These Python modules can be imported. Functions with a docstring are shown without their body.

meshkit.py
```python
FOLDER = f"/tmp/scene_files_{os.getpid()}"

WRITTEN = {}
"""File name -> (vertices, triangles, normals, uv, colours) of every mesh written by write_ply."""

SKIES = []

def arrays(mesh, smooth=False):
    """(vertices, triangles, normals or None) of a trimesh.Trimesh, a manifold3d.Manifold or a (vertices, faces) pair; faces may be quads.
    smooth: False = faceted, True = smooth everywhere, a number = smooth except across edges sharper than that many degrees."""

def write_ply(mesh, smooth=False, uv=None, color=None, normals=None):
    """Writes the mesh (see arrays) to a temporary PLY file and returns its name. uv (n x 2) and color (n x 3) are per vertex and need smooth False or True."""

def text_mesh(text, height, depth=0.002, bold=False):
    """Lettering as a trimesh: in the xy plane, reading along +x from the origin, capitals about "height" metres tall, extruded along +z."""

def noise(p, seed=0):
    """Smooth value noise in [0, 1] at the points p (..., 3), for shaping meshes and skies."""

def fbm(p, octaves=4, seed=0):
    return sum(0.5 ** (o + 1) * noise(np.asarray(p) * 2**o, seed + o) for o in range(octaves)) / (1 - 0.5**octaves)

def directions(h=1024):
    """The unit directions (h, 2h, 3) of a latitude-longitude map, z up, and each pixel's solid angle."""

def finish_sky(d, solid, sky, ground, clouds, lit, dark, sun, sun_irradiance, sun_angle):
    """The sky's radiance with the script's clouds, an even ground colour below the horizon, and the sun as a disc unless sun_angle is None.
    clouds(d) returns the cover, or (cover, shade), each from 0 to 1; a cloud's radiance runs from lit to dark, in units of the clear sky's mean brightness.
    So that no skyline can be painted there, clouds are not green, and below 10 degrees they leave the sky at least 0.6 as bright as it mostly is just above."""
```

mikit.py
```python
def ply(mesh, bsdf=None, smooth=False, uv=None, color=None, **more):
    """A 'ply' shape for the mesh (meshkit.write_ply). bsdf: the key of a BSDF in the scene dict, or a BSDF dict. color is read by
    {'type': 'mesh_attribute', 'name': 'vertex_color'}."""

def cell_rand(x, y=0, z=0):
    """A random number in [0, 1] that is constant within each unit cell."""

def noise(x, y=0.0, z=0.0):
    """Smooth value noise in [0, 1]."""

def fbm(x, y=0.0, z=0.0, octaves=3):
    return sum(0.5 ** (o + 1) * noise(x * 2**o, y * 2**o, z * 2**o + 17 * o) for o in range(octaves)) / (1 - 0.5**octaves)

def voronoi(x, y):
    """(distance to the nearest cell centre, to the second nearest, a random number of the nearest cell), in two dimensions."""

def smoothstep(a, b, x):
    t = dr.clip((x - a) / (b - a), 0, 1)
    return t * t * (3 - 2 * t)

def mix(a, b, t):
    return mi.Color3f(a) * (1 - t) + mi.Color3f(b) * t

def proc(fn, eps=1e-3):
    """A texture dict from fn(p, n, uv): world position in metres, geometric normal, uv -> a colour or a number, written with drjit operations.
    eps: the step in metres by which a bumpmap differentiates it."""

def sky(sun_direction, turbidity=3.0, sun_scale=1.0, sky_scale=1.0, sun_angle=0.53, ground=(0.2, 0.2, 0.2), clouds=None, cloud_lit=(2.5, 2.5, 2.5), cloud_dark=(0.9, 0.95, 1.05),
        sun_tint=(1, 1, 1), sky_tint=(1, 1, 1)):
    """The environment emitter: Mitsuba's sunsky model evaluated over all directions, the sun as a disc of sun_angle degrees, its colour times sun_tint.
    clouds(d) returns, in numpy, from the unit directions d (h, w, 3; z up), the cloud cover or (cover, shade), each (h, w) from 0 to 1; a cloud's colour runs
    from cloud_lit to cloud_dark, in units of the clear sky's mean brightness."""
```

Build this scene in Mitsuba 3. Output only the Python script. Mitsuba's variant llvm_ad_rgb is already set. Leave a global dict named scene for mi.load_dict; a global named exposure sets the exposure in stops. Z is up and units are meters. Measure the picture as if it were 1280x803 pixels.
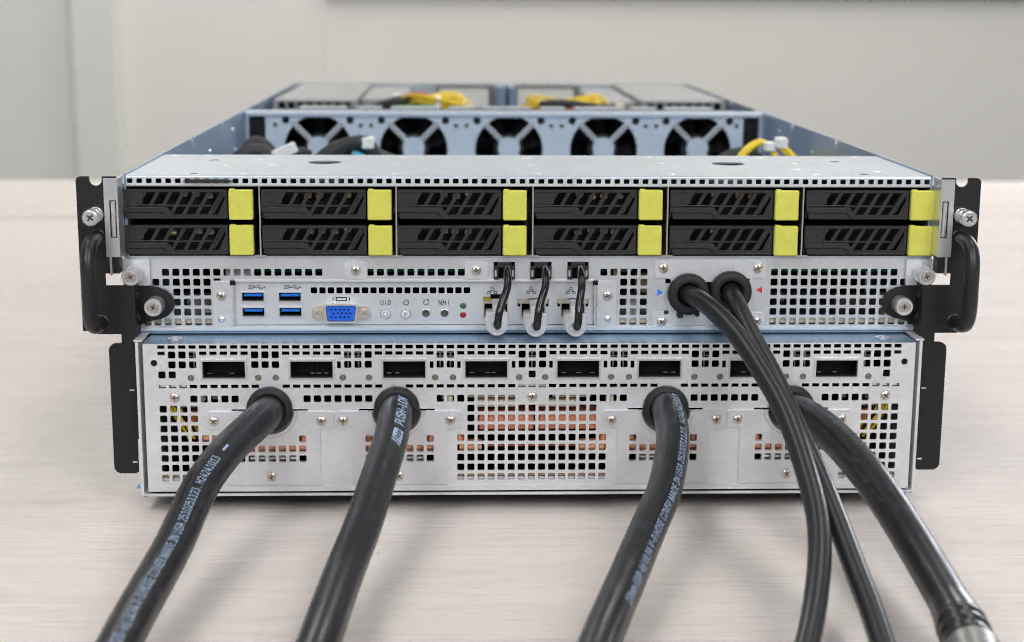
import math, random
import numpy as np, trimesh, drjit as dr, mitsuba as mi, mikit, meshkit
from shapely.geometry import Polygon, Point, LineString, box as sbox
from shapely.ops import unary_union
from shapely import affinity

T = mi.ScalarTransform4f
random.seed(7); rng = np.random.default_rng(7)

# ---------------------------------------------------------------- camera, light, exposure
exposure = 0.40
CAM = np.array([-0.04313, -0.87173, 0.28153])
pitch, yaw, roll, FPX = math.radians(11.506), math.radians(2.066), math.radians(0.338), 1974.2
fwd = np.array([math.sin(yaw) * math.cos(pitch), math.cos(yaw) * math.cos(pitch), -math.sin(pitch)])
rt = np.array([math.cos(yaw), -math.sin(yaw), 0.0]); upv = np.cross(rt, fwd)
upv = -math.sin(roll) * rt + math.cos(roll) * upv
scene, labels = {}, {}
scene['camera'] = {'type': 'thinlens', 'fov': 2 * math.degrees(math.atan(640 / FPX)), 'fov_axis': 'x', 'near_clip': 0.02, 'far_clip': 40.0,
                   'aperture_radius': 0.0032, 'focus_distance': 0.897,
                   'to_world': T().look_at(origin=CAM.tolist(), target=(CAM + fwd).tolist(), up=upv.tolist())}
scene['room_light'] = {'type': 'constant', 'radiance': {'type': 'rgb', 'value': [0.25, 0.253, 0.262]}}


def lamp(name, centre, sx, sy, power, target, label, tint=(1.0, 0.985, 0.96), cat='ceiling light'):
    c = np.array(centre, float)
    scene[name] = {'type': 'rectangle', 'to_world': T().look_at(origin=centre, target=target, up=[0, 1, 0.01]) @ T().scale([sx, sy, 1]),
                   'bsdf': {'type': 'diffuse', 'reflectance': {'type': 'rgb', 'value': 0.6}},
                   'emitter': {'type': 'area', 'radiance': {'type': 'rgb', 'value': [power * k for k in tint]}}}
    labels[name] = {'label': label, 'category': cat}


for k_, (lx, ly, lp, ll) in enumerate(((-0.85, -1.45, 4.2, 'ceiling light panel before the server on the left'), (0.85, -1.45, 4.2, 'ceiling light panel before the server on the right'),
                                       (-0.85, 0.55, 1.9, 'ceiling light panel over the left side of the server'), (0.85, 0.55, 2.1, 'ceiling light panel over the right side of the server'),
                                       (-0.85, 2.75, 7.4, 'added light panel brightening the wall on the left'), (0.85, 2.75, 6.8, 'added light panel brightening the wall on the right'))):  # the unseen pair by the wall is added to brighten it
    lamp('unseen_ceiling_light' + (f'_{k_:03d}' if k_ else ''), [lx, ly, 2.1], 0.30, 0.60, lp, [lx, ly + (0.55 if ly > 2 else 0), 0], ll)
lamp('unseen_light', [1.85, 2.0, 0.72], 0.34, 0.50, 6.0, [0.2, -0.2, 0.0], 'unseen area light standing in for a window to the right behind the table', (0.95, 0.98, 1.05), 'lamp')  # unseen panel added for window gleam on the hose and table
lamp('unseen_light_001', [-1.0, -2.2, 1.45], 0.35, 0.55, 6.0, [0.0, 0.0, 0.1], 'soft lamp standing behind the photographer on the left', (0.97, 0.99, 1.03), 'lamp')
lamp('unseen_light_002', [1.0, -2.2, 1.45], 0.35, 0.55, 6.4, [0.0, 0.0, 0.1], 'soft lamp standing behind the photographer on the right', (0.97, 0.99, 1.03), 'lamp')

# ---------------------------------------------------------------- materials


def rgb(*c):
    return {'type': 'rgb', 'value': list(c) if len(c) > 1 else [c[0]] * 3}


def mat(name, col, rough=0.5, metal=0.0, spec=0.5, bump=None, **k):
    b = {'type': 'principled', 'base_color': col if isinstance(col, dict) else rgb(*col), 'roughness': rough if isinstance(rough, dict) else float(rough),
         'metallic': float(metal), 'specular': float(spec), **k}
    if bump:
        b = {'type': 'bumpmap', 'arbitrary': mikit.proc(bump[0], bump[2]), 'scale': bump[1], 'bsdf': b}
    scene['mat_' + name] = b if 'spec_trans' in k else {'type': 'twosided', 'bsdf': b}
    return 'mat_' + name


N, FB, VO, MIX, SS = mikit.noise, mikit.fbm, mikit.voronoi, mikit.mix, mikit.smoothstep


def galv(base, amount):
    def f(p, n, uv):
        x, y, z = p.x * 1000, p.y * 1000, p.z * 1000
        a = FB(x * 1.6, y * 1.6, z * 1.6, 2)
        b = FB(x * 0.045 + 3, y * 0.045, z * 0.045, 3)
        c = FB(x * 0.35, y * 0.35, z * 0.35 + 9, 2)
        v = 1 + amount * ((a - 0.5) * 0.9 + (b - 0.5) * 0.9 + (c - 0.5) * 0.5)
        return mi.Color3f(base) * v
    return f


def worn(lo, amp):
    return mikit.proc(lambda p, n, uv: lo + amp * FB(p.x * 42 + 3, p.y * 42, p.z * 60, 3))


mat('panel', mikit.proc(galv((0.72, 0.735, 0.755), 0.17)), worn(0.24, 0.30), 0.60, 0.5)
mat('panel_plate', mikit.proc(galv((0.685, 0.70, 0.72), 0.20)), worn(0.22, 0.30), 0.62, 0.5)
mat('panel_mid_shaded', mikit.proc(galv((0.60, 0.615, 0.635), 0.18)), worn(0.24, 0.28), 0.62, 0.5)  # darker base carries the shade under the drive overhang
mat('cage_grey', mikit.proc(galv((0.34, 0.345, 0.345), 0.10)), 0.45, 0.5, 0.5)
mat('zinc_wall', mikit.proc(galv((0.30, 0.385, 0.50), 0.10)), 0.36, 0.6, 0.5)
mat('insert', mikit.proc(galv((0.64, 0.665, 0.695), 0.12)), 0.38, 0.58, 0.5)
mat('zinc', mikit.proc(galv((0.22, 0.32, 0.43), 0.10)), 0.36, 0.65, 0.5)
mat('zinc_pale', mikit.proc(galv((0.60, 0.675, 0.765), 0.08)), 0.38, 0.55, 0.5)
mat('cover', mikit.proc(galv((0.49, 0.54, 0.59), 0.12)), worn(0.26, 0.26), 0.70, 0.5)
mat('bright_steel', (0.72, 0.72, 0.73), 0.30, 0.85)
mat('nickel', mikit.proc(galv((0.66, 0.61, 0.54), 0.10)), 0.28, 0.9)
mat('knurl', (0.70, 0.70, 0.71), 0.30, 0.9)
mat('cap', (0.46, 0.41, 0.385), 0.40, 0.7)
mat('black_paint', mikit.proc(lambda p, n, uv: mi.Color3f(0.0135, 0.0135, 0.0140) * (0.8 + 0.5 * FB(p.x * 900, p.y * 900, p.z * 900, 2))), 0.55, 0.0, 0.28)
mat('handle_black', (0.011, 0.0115, 0.014), 0.36, 0.0, 0.5)
mat('drive_plastic', mikit.proc(lambda p, n, uv: mi.Color3f(0.0165, 0.0160, 0.0170) * (0.85 + 0.3 * N(p.x * 1500, p.y * 1500, p.z * 1500))), 0.48, 0.0, 0.5)
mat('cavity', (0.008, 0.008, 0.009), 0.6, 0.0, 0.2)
mat('dark_plastic', (0.018, 0.018, 0.019), 0.45, 0.0, 0.45)
mat('yellow', mikit.proc(lambda p, n, uv: mi.Color3f(0.62, 0.61, 0.10) * (0.96 + 0.08 * FB(p.x * 300, p.y * 300, p.z * 300, 2))), 0.42, 0.0, 0.4)


def scuff(p, n, uv):
    x, y, z = p.x * 1000, p.y * 1000, p.z * 1000
    a = FB(x * 0.09, y * 0.05, z * 0.09, 3)
    d = FB(x * 2.2, y * 1.2, z * 2.2, 2)
    s = SS(0.60, 0.78, FB(x * 0.25 + 5, y * 0.10, z * 0.25, 3))
    return mi.Color3f(0.0100, 0.0108, 0.0130) * (0.72 + 0.45 * a + 0.25 * d) + mi.Color3f(0.014, 0.0145, 0.016) * s


def scuff_rough(p, n, uv):
    x, y, z = p.x * 1000, p.y * 1000, p.z * 1000
    return 0.22 + 0.20 * FB(x * 0.12, y * 0.08, z * 0.12, 3)


mat('hose', mikit.proc(scuff), mikit.proc(scuff_rough), 0.0, 0.42)
mat('cable', mikit.proc(lambda p, n, uv: mi.Color3f(0.0125, 0.0132, 0.0155) * (0.8 + 0.4 * FB(p.x * 150, p.y * 90, p.z * 150, 2))), 0.30, 0.0, 0.5)
mat('shrink', (0.014, 0.014, 0.016), 0.22, 0.0, 0.55)
mat('rubber', mikit.proc(lambda p, n, uv: mi.Color3f(0.015, 0.015, 0.0165) * (0.8 + 0.4 * FB(p.x * 700, p.y * 700, p.z * 700, 2))), 0.55, 0.0, 0.4)
mat('patch_black', (0.006, 0.0065, 0.008), 0.14, 0.0, 0.6)
mat('print_blue', mikit.proc(lambda p, n, uv: MIX((0.34, 0.43, 0.58), (0.16, 0.20, 0.28), SS(0.5, 0.8, FB(p.x * 900, p.y * 900, p.z * 900, 2)))), 0.5, 0.0, 0.4)
mat('ink', (0.035, 0.035, 0.04), 0.5)
mat('cap_grey', (0.27, 0.27, 0.255), 0.35, 0.7)
mat('copper', mikit.proc(lambda p, n, uv: MIX((0.80, 0.38, 0.22), (0.66, 0.28, 0.15), FB(p.x * 260, p.y * 260, p.z * 260, 2))), 0.38, 0.45)
mat('copper_red', mikit.proc(lambda p, n, uv: MIX((0.66, 0.25, 0.14), (0.44, 0.14, 0.08), FB(p.x * 200, p.y * 200, p.z * 200, 2))), 0.45, 0.4)
mat('cream', (0.68, 0.60, 0.45), 0.5)
mat('tan', (0.36, 0.27, 0.17), 0.5)
mat('brass', (0.62, 0.45, 0.26), 0.35, 0.7)
mat('board_green', mikit.proc(lambda p, n, uv: MIX((0.02, 0.16, 0.09), (0.03, 0.24, 0.14), SS(0.5, 0.55, N(p.x * 400, p.y * 400, p.z * 400)))), 0.4)
mat('usb_blue', (0.005, 0.145, 0.58), 0.35)
mat('vga_blue', (0.010, 0.11, 0.62), 0.4)
mat('mark_blue', (0.01, 0.19, 0.75), 0.5)
mat('mark_red', (0.62, 0.02, 0.06), 0.5)
mat('led_grey', (0.13, 0.15, 0.10), 0.25, 0.0, 0.6)
mat('led_green', (0.03, 0.10, 0.04), 0.25, 0.0, 0.6)
mat('led_red', (0.28, 0.01, 0.02), 0.25, 0.0, 0.6)
mat('grey_button', (0.42, 0.42, 0.43), 0.4)
mat('button_white', (0.68, 0.68, 0.68), 0.4)
mat('port_amber', (0.30, 0.26, 0.02), 0.35)
mat('clear_plug', (0.97, 0.97, 0.985), 0.16, 0.0, 0.6, spec_trans=0.42)
mat('wire_yellow', (0.82, 0.60, 0.03), 0.4)
mat('wire_red', (0.55, 0.03, 0.03), 0.4)
mat('wire_green', (0.03, 0.26, 0.08), 0.4)
mat('wire_white', (0.75, 0.75, 0.74), 0.5)
mat('tape_cyan', (0.05, 0.50, 0.70), 0.5)
mat('film_blue', (0.10, 0.33, 0.60), 0.5)
mat('film_violet', (0.22, 0.19, 0.52), 0.5)
mat('braid', mikit.proc(lambda p, n, uv: mi.Color3f(0.030, 0.030, 0.032) * (0.5 + N(p.x * 1500, p.y * 1500, p.z * 1500))), 0.6)
mat('fan_black', (0.007, 0.0065, 0.008), 0.5, 0.0, 0.3)
mat('wall_paint', mikit.proc(lambda p, n, uv: mi.Color3f(0.76, 0.735, 0.675) * (0.985 + 0.03 * FB(p.x * 3, p.y * 3, p.z * 3, 3))), 0.7, 0.0, 0.3)
mat('wall_grey', (0.715, 0.70, 0.65), 0.6, 0.0, 0.3)
mat('pillar_paint', (0.70, 0.70, 0.64), 0.6, 0.0, 0.3)
mat('rail_grey', (0.16, 0.155, 0.15), 0.6)


def wood(p, n, uv):
    x, y = p.x * 1000, p.y * 1000
    warp = (FB(x * 0.005, y * 0.012, 3, 3) - 0.5) * 14
    yy = y + warp
    fine = FB(x * 0.022, yy * 1.15, 1, 4)
    hair = FB(x * 0.06 + 40, yy * 2.2, 5, 2)
    broad = FB(x * 0.0045, yy * 0.030, 8, 3)
    knot = SS(0.68, 0.86, FB(x * 0.011 + 13, y * 0.05, 2, 3))
    c = MIX((0.685, 0.627, 0.582), (0.605, 0.548, 0.505), SS(0.30, 0.75, broad) * 0.35 + SS(0.38, 0.72, fine) * 0.60)
    c = c * (1.0 - 0.14 * SS(0.5, 0.85, hair)) * (0.98 + 0.04 * FB(x * 0.10, yy * 4.0, 7, 2)) * (1 - 0.13 * knot * SS(0.4, 0.6, hair))
    k1 = SS(1.6, 0.4, dr.sqrt(dr.square(x - 268) + dr.square((y - 165) * 0.6)))
    k2 = SS(1.3, 0.3, dr.sqrt(dr.square(x + 85) + dr.square((y + 70) * 0.7)))
    return c * (1 - 0.6 * k1 - 0.5 * k2)


mat('wood', mikit.proc(wood), 0.55, 0.0, 0.18)
mat('wood_back', mikit.proc(lambda p, n, uv: wood(p, n, uv) * mi.Color3f(0.99, 0.985, 0.98)), 0.58, 0.0, 0.15)
mat('recess_shade_brown', (0.11, 0.085, 0.06), 0.5)
mat('rail_dark', (0.07, 0.065, 0.06), 0.5)
mat('edge_band', (0.34, 0.30, 0.27), 0.6)

# ---------------------------------------------------------------- helpers (all shapes in millimetres)
MM = T().scale(0.001)
CACHE = {}


def numbered(key):
    if key not in scene and key not in labels:
        return key
    i = 1
    while f'{key}_{i:03d}' in scene or f'{key}_{i:03d}' in labels:
        i += 1
    return f'{key}_{i:03d}'


def tidy(m):
    if isinstance(m, list):
        m = trimesh.util.concatenate([tidy(x) for x in m])
    if isinstance(m, tuple):
        m = trimesh.Trimesh(m[0], m[1], process=False)
    return m


def obj(name, mesh, material, parent=None, smooth=False, label=None, at=None, rot=None, **more):
    """One entry of the scene; mesh may be a key of CACHE-d ply dicts (shared), placed by at (mm)."""
    key = numbered((parent + '__' if parent else '') + name)
    tw = T()
    if at is not None:
        tw = tw @ T().translate([v * 0.001 for v in at])
    if rot is not None:
        tw = tw @ T().rotate(rot[0], rot[1])
    if isinstance(mesh, str):
        d = dict(CACHE[mesh]); d['bsdf'] = {'type': 'ref', 'id': 'mat_' + material}
    else:
        m = tidy(mesh).copy(); m.apply_scale(0.001)
        d = mikit.ply(m, 'mat_' + material, smooth=smooth)
    if at is not None or rot is not None:
        d['to_world'] = tw
    scene[key] = d
    if label or more:
        labels[key] = {**({'label': label} if label else {}), **more}
    return key


def keep(name, mesh, smooth=False):
    m = tidy(mesh).copy(); m.apply_scale(0.001)
    CACHE[name] = mikit.ply(m, None, smooth=smooth)
    return name


def thing(name, label, category, group=None):
    key = numbered(name)
    labels[key] = {'label': label, 'category': category, **({'group': group} if group else {})}
    return key


def rbox(x0, x1, y0, y1, z0, z1, r=0.4):
    """A box with chamfered edges."""
    p = []
    for a, sx in ((x0, 1), (x1, -1)):
        for b, sy in ((y0, 1), (y1, -1)):
            for c, sz in ((z0, 1), (z1, -1)):
                p += [(a + sx * r, b + sy * r, c), (a + sx * r, b, c + sz * r), (a, b + sy * r, c + sz * r)]
    return trimesh.convex.convex_hull(np.array(p, float))


def bx(x0, x1, y0, y1, z0, z1):
    return trimesh.creation.box(bounds=[[x0, y0, z0], [x1, y1, z1]])


def front(poly, y0, y1):
    """A polygon drawn in (x, z) made a sheet between y0 (front, nearer the camera) and y1."""
    out = []
    for g in getattr(poly, 'geoms', [poly]):
        m = trimesh.creation.extrude_polygon(g, y1 - y0, engine='earcut')
        v = m.vertices
        m.vertices = np.stack([v[:, 0], y1 - v[:, 2], v[:, 1]], 1)
        out.append(m)
    return trimesh.util.concatenate(out)


def flat(poly, z0, z1):
    out = []
    for g in getattr(poly, 'geoms', [poly]):
        m = trimesh.creation.extrude_polygon(g, z1 - z0, engine='earcut')
        m.apply_translation([0, 0, z0]); out.append(m)
    return trimesh.util.concatenate(out)


def rrect(x0, x1, z0, z1, r=0.8, q=3):
    return sbox(x0 + r, z0 + r, x1 - r, z1 - r).buffer(r, quad_segs=q)


def disc(x, z, r, q=6):
    return Point(x, z).buffer(r, quad_segs=q)


def lathe(profile, at=(0, 0, 0), n=28):
    """profile: (radius, forward) pairs; the axis points to the viewer (-y)."""
    m = trimesh.creation.revolve(np.array(profile, float), sections=n)
    v = m.vertices
    m.vertices = np.stack([v[:, 0] + at[0], at[1] - v[:, 2], v[:, 1] + at[2]], 1)
    if m.volume < 0:
        m.invert()
    return m


def spline(points, n):
    from scipy.interpolate import CubicSpline
    p = np.asarray(points, float)
    s = np.r_[0, np.cumsum(np.linalg.norm(np.diff(p, axis=0), axis=1))]
    c = CubicSpline(s, p)
    q = c(np.linspace(0, s[-1], n * 4))
    s2 = np.r_[0, np.cumsum(np.linalg.norm(np.diff(q, axis=0), axis=1))]
    t = np.linspace(0, s2[-1], n)
    return np.stack([np.interp(t, s2, q[:, k]) for k in range(3)], 1)


def tube(path, radius, sides=16, caps=True):
    p = np.asarray(path, float); n = len(p)
    r = np.broadcast_to(np.asarray(radius, float), (n,))
    t = np.gradient(p, axis=0); t /= np.linalg.norm(t, axis=1, keepdims=True)
    a = np.cross(t[0], [0, 0, 1.0] if abs(t[0, 2]) < 0.9 else [1.0, 0, 0]); a /= np.linalg.norm(a)
    A = []
    for k in range(n):
        a = a - t[k] * (a @ t[k]); a /= np.linalg.norm(a); A.append(a)
    A = np.array(A); B = np.cross(t, A)
    ang = np.arange(sides) * 2 * np.pi / sides
    v = p[:, None] + r[:, None, None] * (np.cos(ang)[None, :, None] * A[:, None] + np.sin(ang)[None, :, None] * B[:, None])
    v = v.reshape(-1, 3)
    i, j = np.meshgrid(np.arange(n - 1), np.arange(sides), indexing='ij')
    q = np.stack([i * sides + j, i * sides + (j + 1) % sides, (i + 1) * sides + (j + 1) % sides, (i + 1) * sides + j], -1).reshape(-1, 4)
    f = [q[:, [0, 1, 2]], q[:, [0, 2, 3]]]
    if caps:
        v = np.vstack([v, p[:1], p[-1:]]); c0, c1 = n * sides, n * sides + 1
        k = np.arange(sides)
        f += [np.stack([(k + 1) % sides, k, k * 0 + c0], 1), np.stack([(n - 1) * sides + k, (n - 1) * sides + (k + 1) % sides, k * 0 + c1], 1)]
    return trimesh.Trimesh(v, np.vstack(f), process=False)


def text_front(s, x, z, h, y, bold=False, centre=True, squeeze=1.0):
    m = meshkit.text_mesh(s, h, 0.12, bold)
    v = m.vertices.copy(); v[:, 0] *= squeeze
    w = v[:, 0].max() if centre else 0
    m.vertices = np.stack([v[:, 0] - w / 2 + x, y - v[:, 2], v[:, 1] + z], 1)
    return m


def cut(a, *bs):
    return trimesh.boolean.difference([a, *bs], engine='manifold')


def strokes(glyphs, x, z, h, w, y, adv):
    """Letters drawn as pen strokes; glyphs: lists of polylines in a unit box."""
    out, cx = [], x - adv * (len(glyphs) - 1) / 2
    for g in glyphs:
        for line in g:
            out.append(LineString([(cx + (px - 0.5) * h * 0.66, z + pz * h) for px, pz in line]).buffer(w / 2, cap_style=3, join_style=2))
        cx += adv
    return front(unary_union(out), y - 0.12, y)


U_ = [[(0.1, 1), (0.1, 0.2), (0.3, 0), (0.7, 0), (0.9, 0.2), (0.9, 1)]]
I_ = [[(0.5, 0), (0.5, 1)]]
D_ = [[(0.1, 0), (0.1, 1), (0.6, 1), (0.9, 0.7), (0.9, 0.3), (0.6, 0), (0.1, 0)]]
N_ = [[(0.05, 0), (0.05, 1), (0.95, 0), (0.95, 1)]]
M_ = [[(0.0, 0), (0.0, 1), (0.5, 0.35), (1.0, 1), (1.0, 0)]]

# shared small pieces
def cross_cut(r, w, d, y):
    return [bx(-r, r, y - 2, y + d, -w / 2, w / 2), bx(-w / 2, w / 2, y - 2, y + d, -r, r)]


head = lathe([(0, 0), (2.75, 0), (2.8, 0.25), (2.45, 0.95), (1.7, 1.35), (0.7, 1.5), (0, 1.5)], n=24)
head = cut(head, *cross_cut(1.75, 0.8, 1.25, -1.5))
keep('screw', head, 30)
keep('washer', lathe([(2.2, 0.02), (3.35, 0.02), (3.3, 0.3), (2.75, 0.42), (2.2, 0.42)], n=28), 30)
keep('recess_shade', [bx(-1.6, 1.6, -0.32, -0.24, -0.38, 0.38), bx(-0.38, 0.38, -0.33, -0.25, -1.6, 1.6)])  # dark cross laid in the slot, its shade put into the colour
keep('rivet', lathe([(0, 0), (1.9, 0), (1.8, 0.5), (1.1, 1.0), (0, 1.15)], n=16), 40)
keep('small_rivet', lathe([(0, 0), (1.1, 0), (0.9, 0.35), (0, 0.5)], n=12), 40)
keep('led', lathe([(0, -1.0), (1.85, -1.0), (1.85, -0.45), (1.2, -0.1), (0, 0.05)], n=20), 40)


def screw(parent, x, y, z, ang):
    obj('washer', 'washer', 'bright_steel', parent, at=(x, y, z))
    obj('screw', 'screw', 'nickel', parent, at=(x, y, z), rot=([0, 1, 0], ang))
    obj('recess_shade', 'recess_shade', 'recess_shade_brown', parent, at=(x, y, z), rot=([0, 1, 0], ang))


def knob_mesh(r, length, teeth, groove):
    a = np.linspace(0, 2 * np.pi, teeth * 4, endpoint=False)
    rr = r - 0.32 * (np.arange(teeth * 4) % 4 >= 2)
    poly = Polygon(np.stack([rr * np.cos(a), rr * np.sin(a)], 1))
    k = front(poly, -length, -length * groove)
    k = [k, lathe([(0, length * groove - 0.01), (r * 0.86, length * groove - 0.01), (r * 0.86, 0), (0, 0)][::-1], n=32)]
    k.append((lathe([(0, length), (r * 0.97, length), (r * 0.97, length + 0.4), (r * 0.90, length + 0.8), (r * 0.70, length + 0.8), (r * 0.70, length + 0.05), (0, length + 0.05)], n=40)))
    return k


keep('thumb_knob', knob_mesh(5.2, 11.5, 44, 0.12), 25)
face = lathe([(0, 11.0), (3.3, 11.0), (3.3, 12.0), (3.0, 12.15), (0, 12.2)], n=32)
keep('thumb_face', cut(face, *cross_cut(1.7, 0.8, 0.7, -12.2)), 25)
keep('thumb_recess_shade', [bx(-1.6, 1.6, -11.75, -11.6, -0.39, 0.39), bx(-0.39, 0.39, -11.76, -11.61, -1.6, 1.6)])  # dark inlay, shade of the slot put into the colour
keep('ear_knob', [front(Polygon(np.stack([(4.6 - 0.5 * (np.arange(120) % 4 >= 2)) * np.cos(np.arange(120) * 2 * np.pi / 120), (4.6 - 0.5 * (np.arange(120) % 4 >= 2)) * np.sin(np.arange(120) * 2 * np.pi / 120)], 1)), -15.5, -11.5),
                  lathe([(0, 0), (4.4, 0), (4.4, 3.0), (3.9, 3.4), (3.9, 5.2), (4.3, 5.6), (4.3, 8.6), (3.8, 9.0), (3.8, 11.6), (0, 11.6)], n=32)], 25)
face = lathe([(0, 15.0), (4.0, 15.0), (4.0, 15.9), (3.6, 16.1), (0, 16.1)], n=32)
keep('ear_face', cut(face, *[m.apply_transform(trimesh.transformations.rotation_matrix(math.radians(40), [0, 1, 0])) for m in cross_cut(2.2, 1.1, 1.0, -16.1)]), 25)

keep('ear_recess_shade', [bx(-2.1, 2.1, -15.7, -15.55, -0.52, 0.52), bx(-0.52, 0.52, -15.71, -15.56, -2.1, 2.1)])  # same dark inlay for the ear screw slot, shade as colour

# ================================================================= SETTING
w = 'wall'
WY = 3500.0
labels[w] = {'label': 'pale beige painted wall behind the table', 'category': 'wall', 'kind': 'structure'}
obj('panel', rbox(-2600, -1075, WY + 6, WY + 60, -750, 2400, 3), 'wall_grey', w, label='greyer wall panel beyond the pillar')
obj('pillar', rbox(-1075, -950, WY - 45, WY + 60, -750, 2400, 8), 'pillar_paint', w, label='narrow grey upright pillar on the wall')
obj('panel', rbox(-950, -405, WY + 0.5, WY + 60, -750, 2400, 2), 'wall_paint', w)
obj('panel', rbox(-404.6, 3600, WY, WY + 60, -750, 2400, 0.6), 'wall_paint', w)
obj('rail', rbox(-402, 3600, WY - 20, WY - 1, 288, 360, 4), 'rail_grey', w, label='dark grey rail running along the wall')
TZ = -8.0


def table(label, x0, x1, y0, y1, m, z=TZ):
    t = thing('table', label, 'table', 'pale wood tables pushed together')
    obj('top', rbox(x0, x1, y0, y1, z - 28, z, 1.0), m, t)
    for x in (x0 + 60, x1 - 60):
        for y in (y0 + 60, y1 - 60):
            obj('leg', rbox(x - 25, x + 25, y - 25, y + 25, -740, z - 28, 3), 'rail_grey', t)


table('bleached oak table carrying the server and hoses', -1500, 1700, -620, 1238, 'wood')
table('pale wood table behind on the left, beyond the grey seam', -1500, 118, 1258, 1700, 'wood_back', TZ - 0.6)
table('pale wood table behind on the right, close against the front one', 120, 1700, 1239, 1700, 'wood_back', TZ - 0.2)
obj('seam_strip', rbox(-1500, 118, 1238.3, 1257.7, TZ - 12, TZ - 3, 0.5), 'grey_button', 'table_001', label='grey strip in the seam between the tables')

# ================================================================= THE SERVER
S = thing('rack_server', 'open silver rack server with black handles on both sides, standing on the table', 'server')
P = 5.8
YM, YD, YE, YF = 25.0, 23.0, 10.0, 8.0
hole_h = 2.03

# ---- chassis shell
obj('base_plate', [bx(-223, 223, 0.5, 1008, 2.0, 3.2), bx(-219, 219, -0.5, 0.5, 2.0, 3.5)], 'panel', S)
obj('added_dark_sheet', bx(-222, 222, 1.5, 1000, 1.4, 1.95), 'cavity', S)  # added dark sheet, cuts bounce light so the gap below stays dark
for x, y in ((-190, 40), (190, 40), (-190, 940), (190, 940)):
    obj('foot', lathe([(0, 0), (9, 0), (9, 9.3), (0, 9.3)][::-1], n=20).apply_transform(trimesh.transformations.rotation_matrix(-math.pi / 2, [1, 0, 0])).apply_translation([x, y, TZ]), 'rubber', S)
for s in (-1, 1):
    obj('lower_side_wall', [bx(min(s * 222.0, s * 223.6), max(s * 222.0, s * 223.6), 2.5, 1008, 3.4, 91.5),
                            bx(min(s * 219.8, s * 224.6), max(s * 219.8, s * 224.6), 3.0, 1008, 91.7, 92.6)], 'panel', S)
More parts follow.
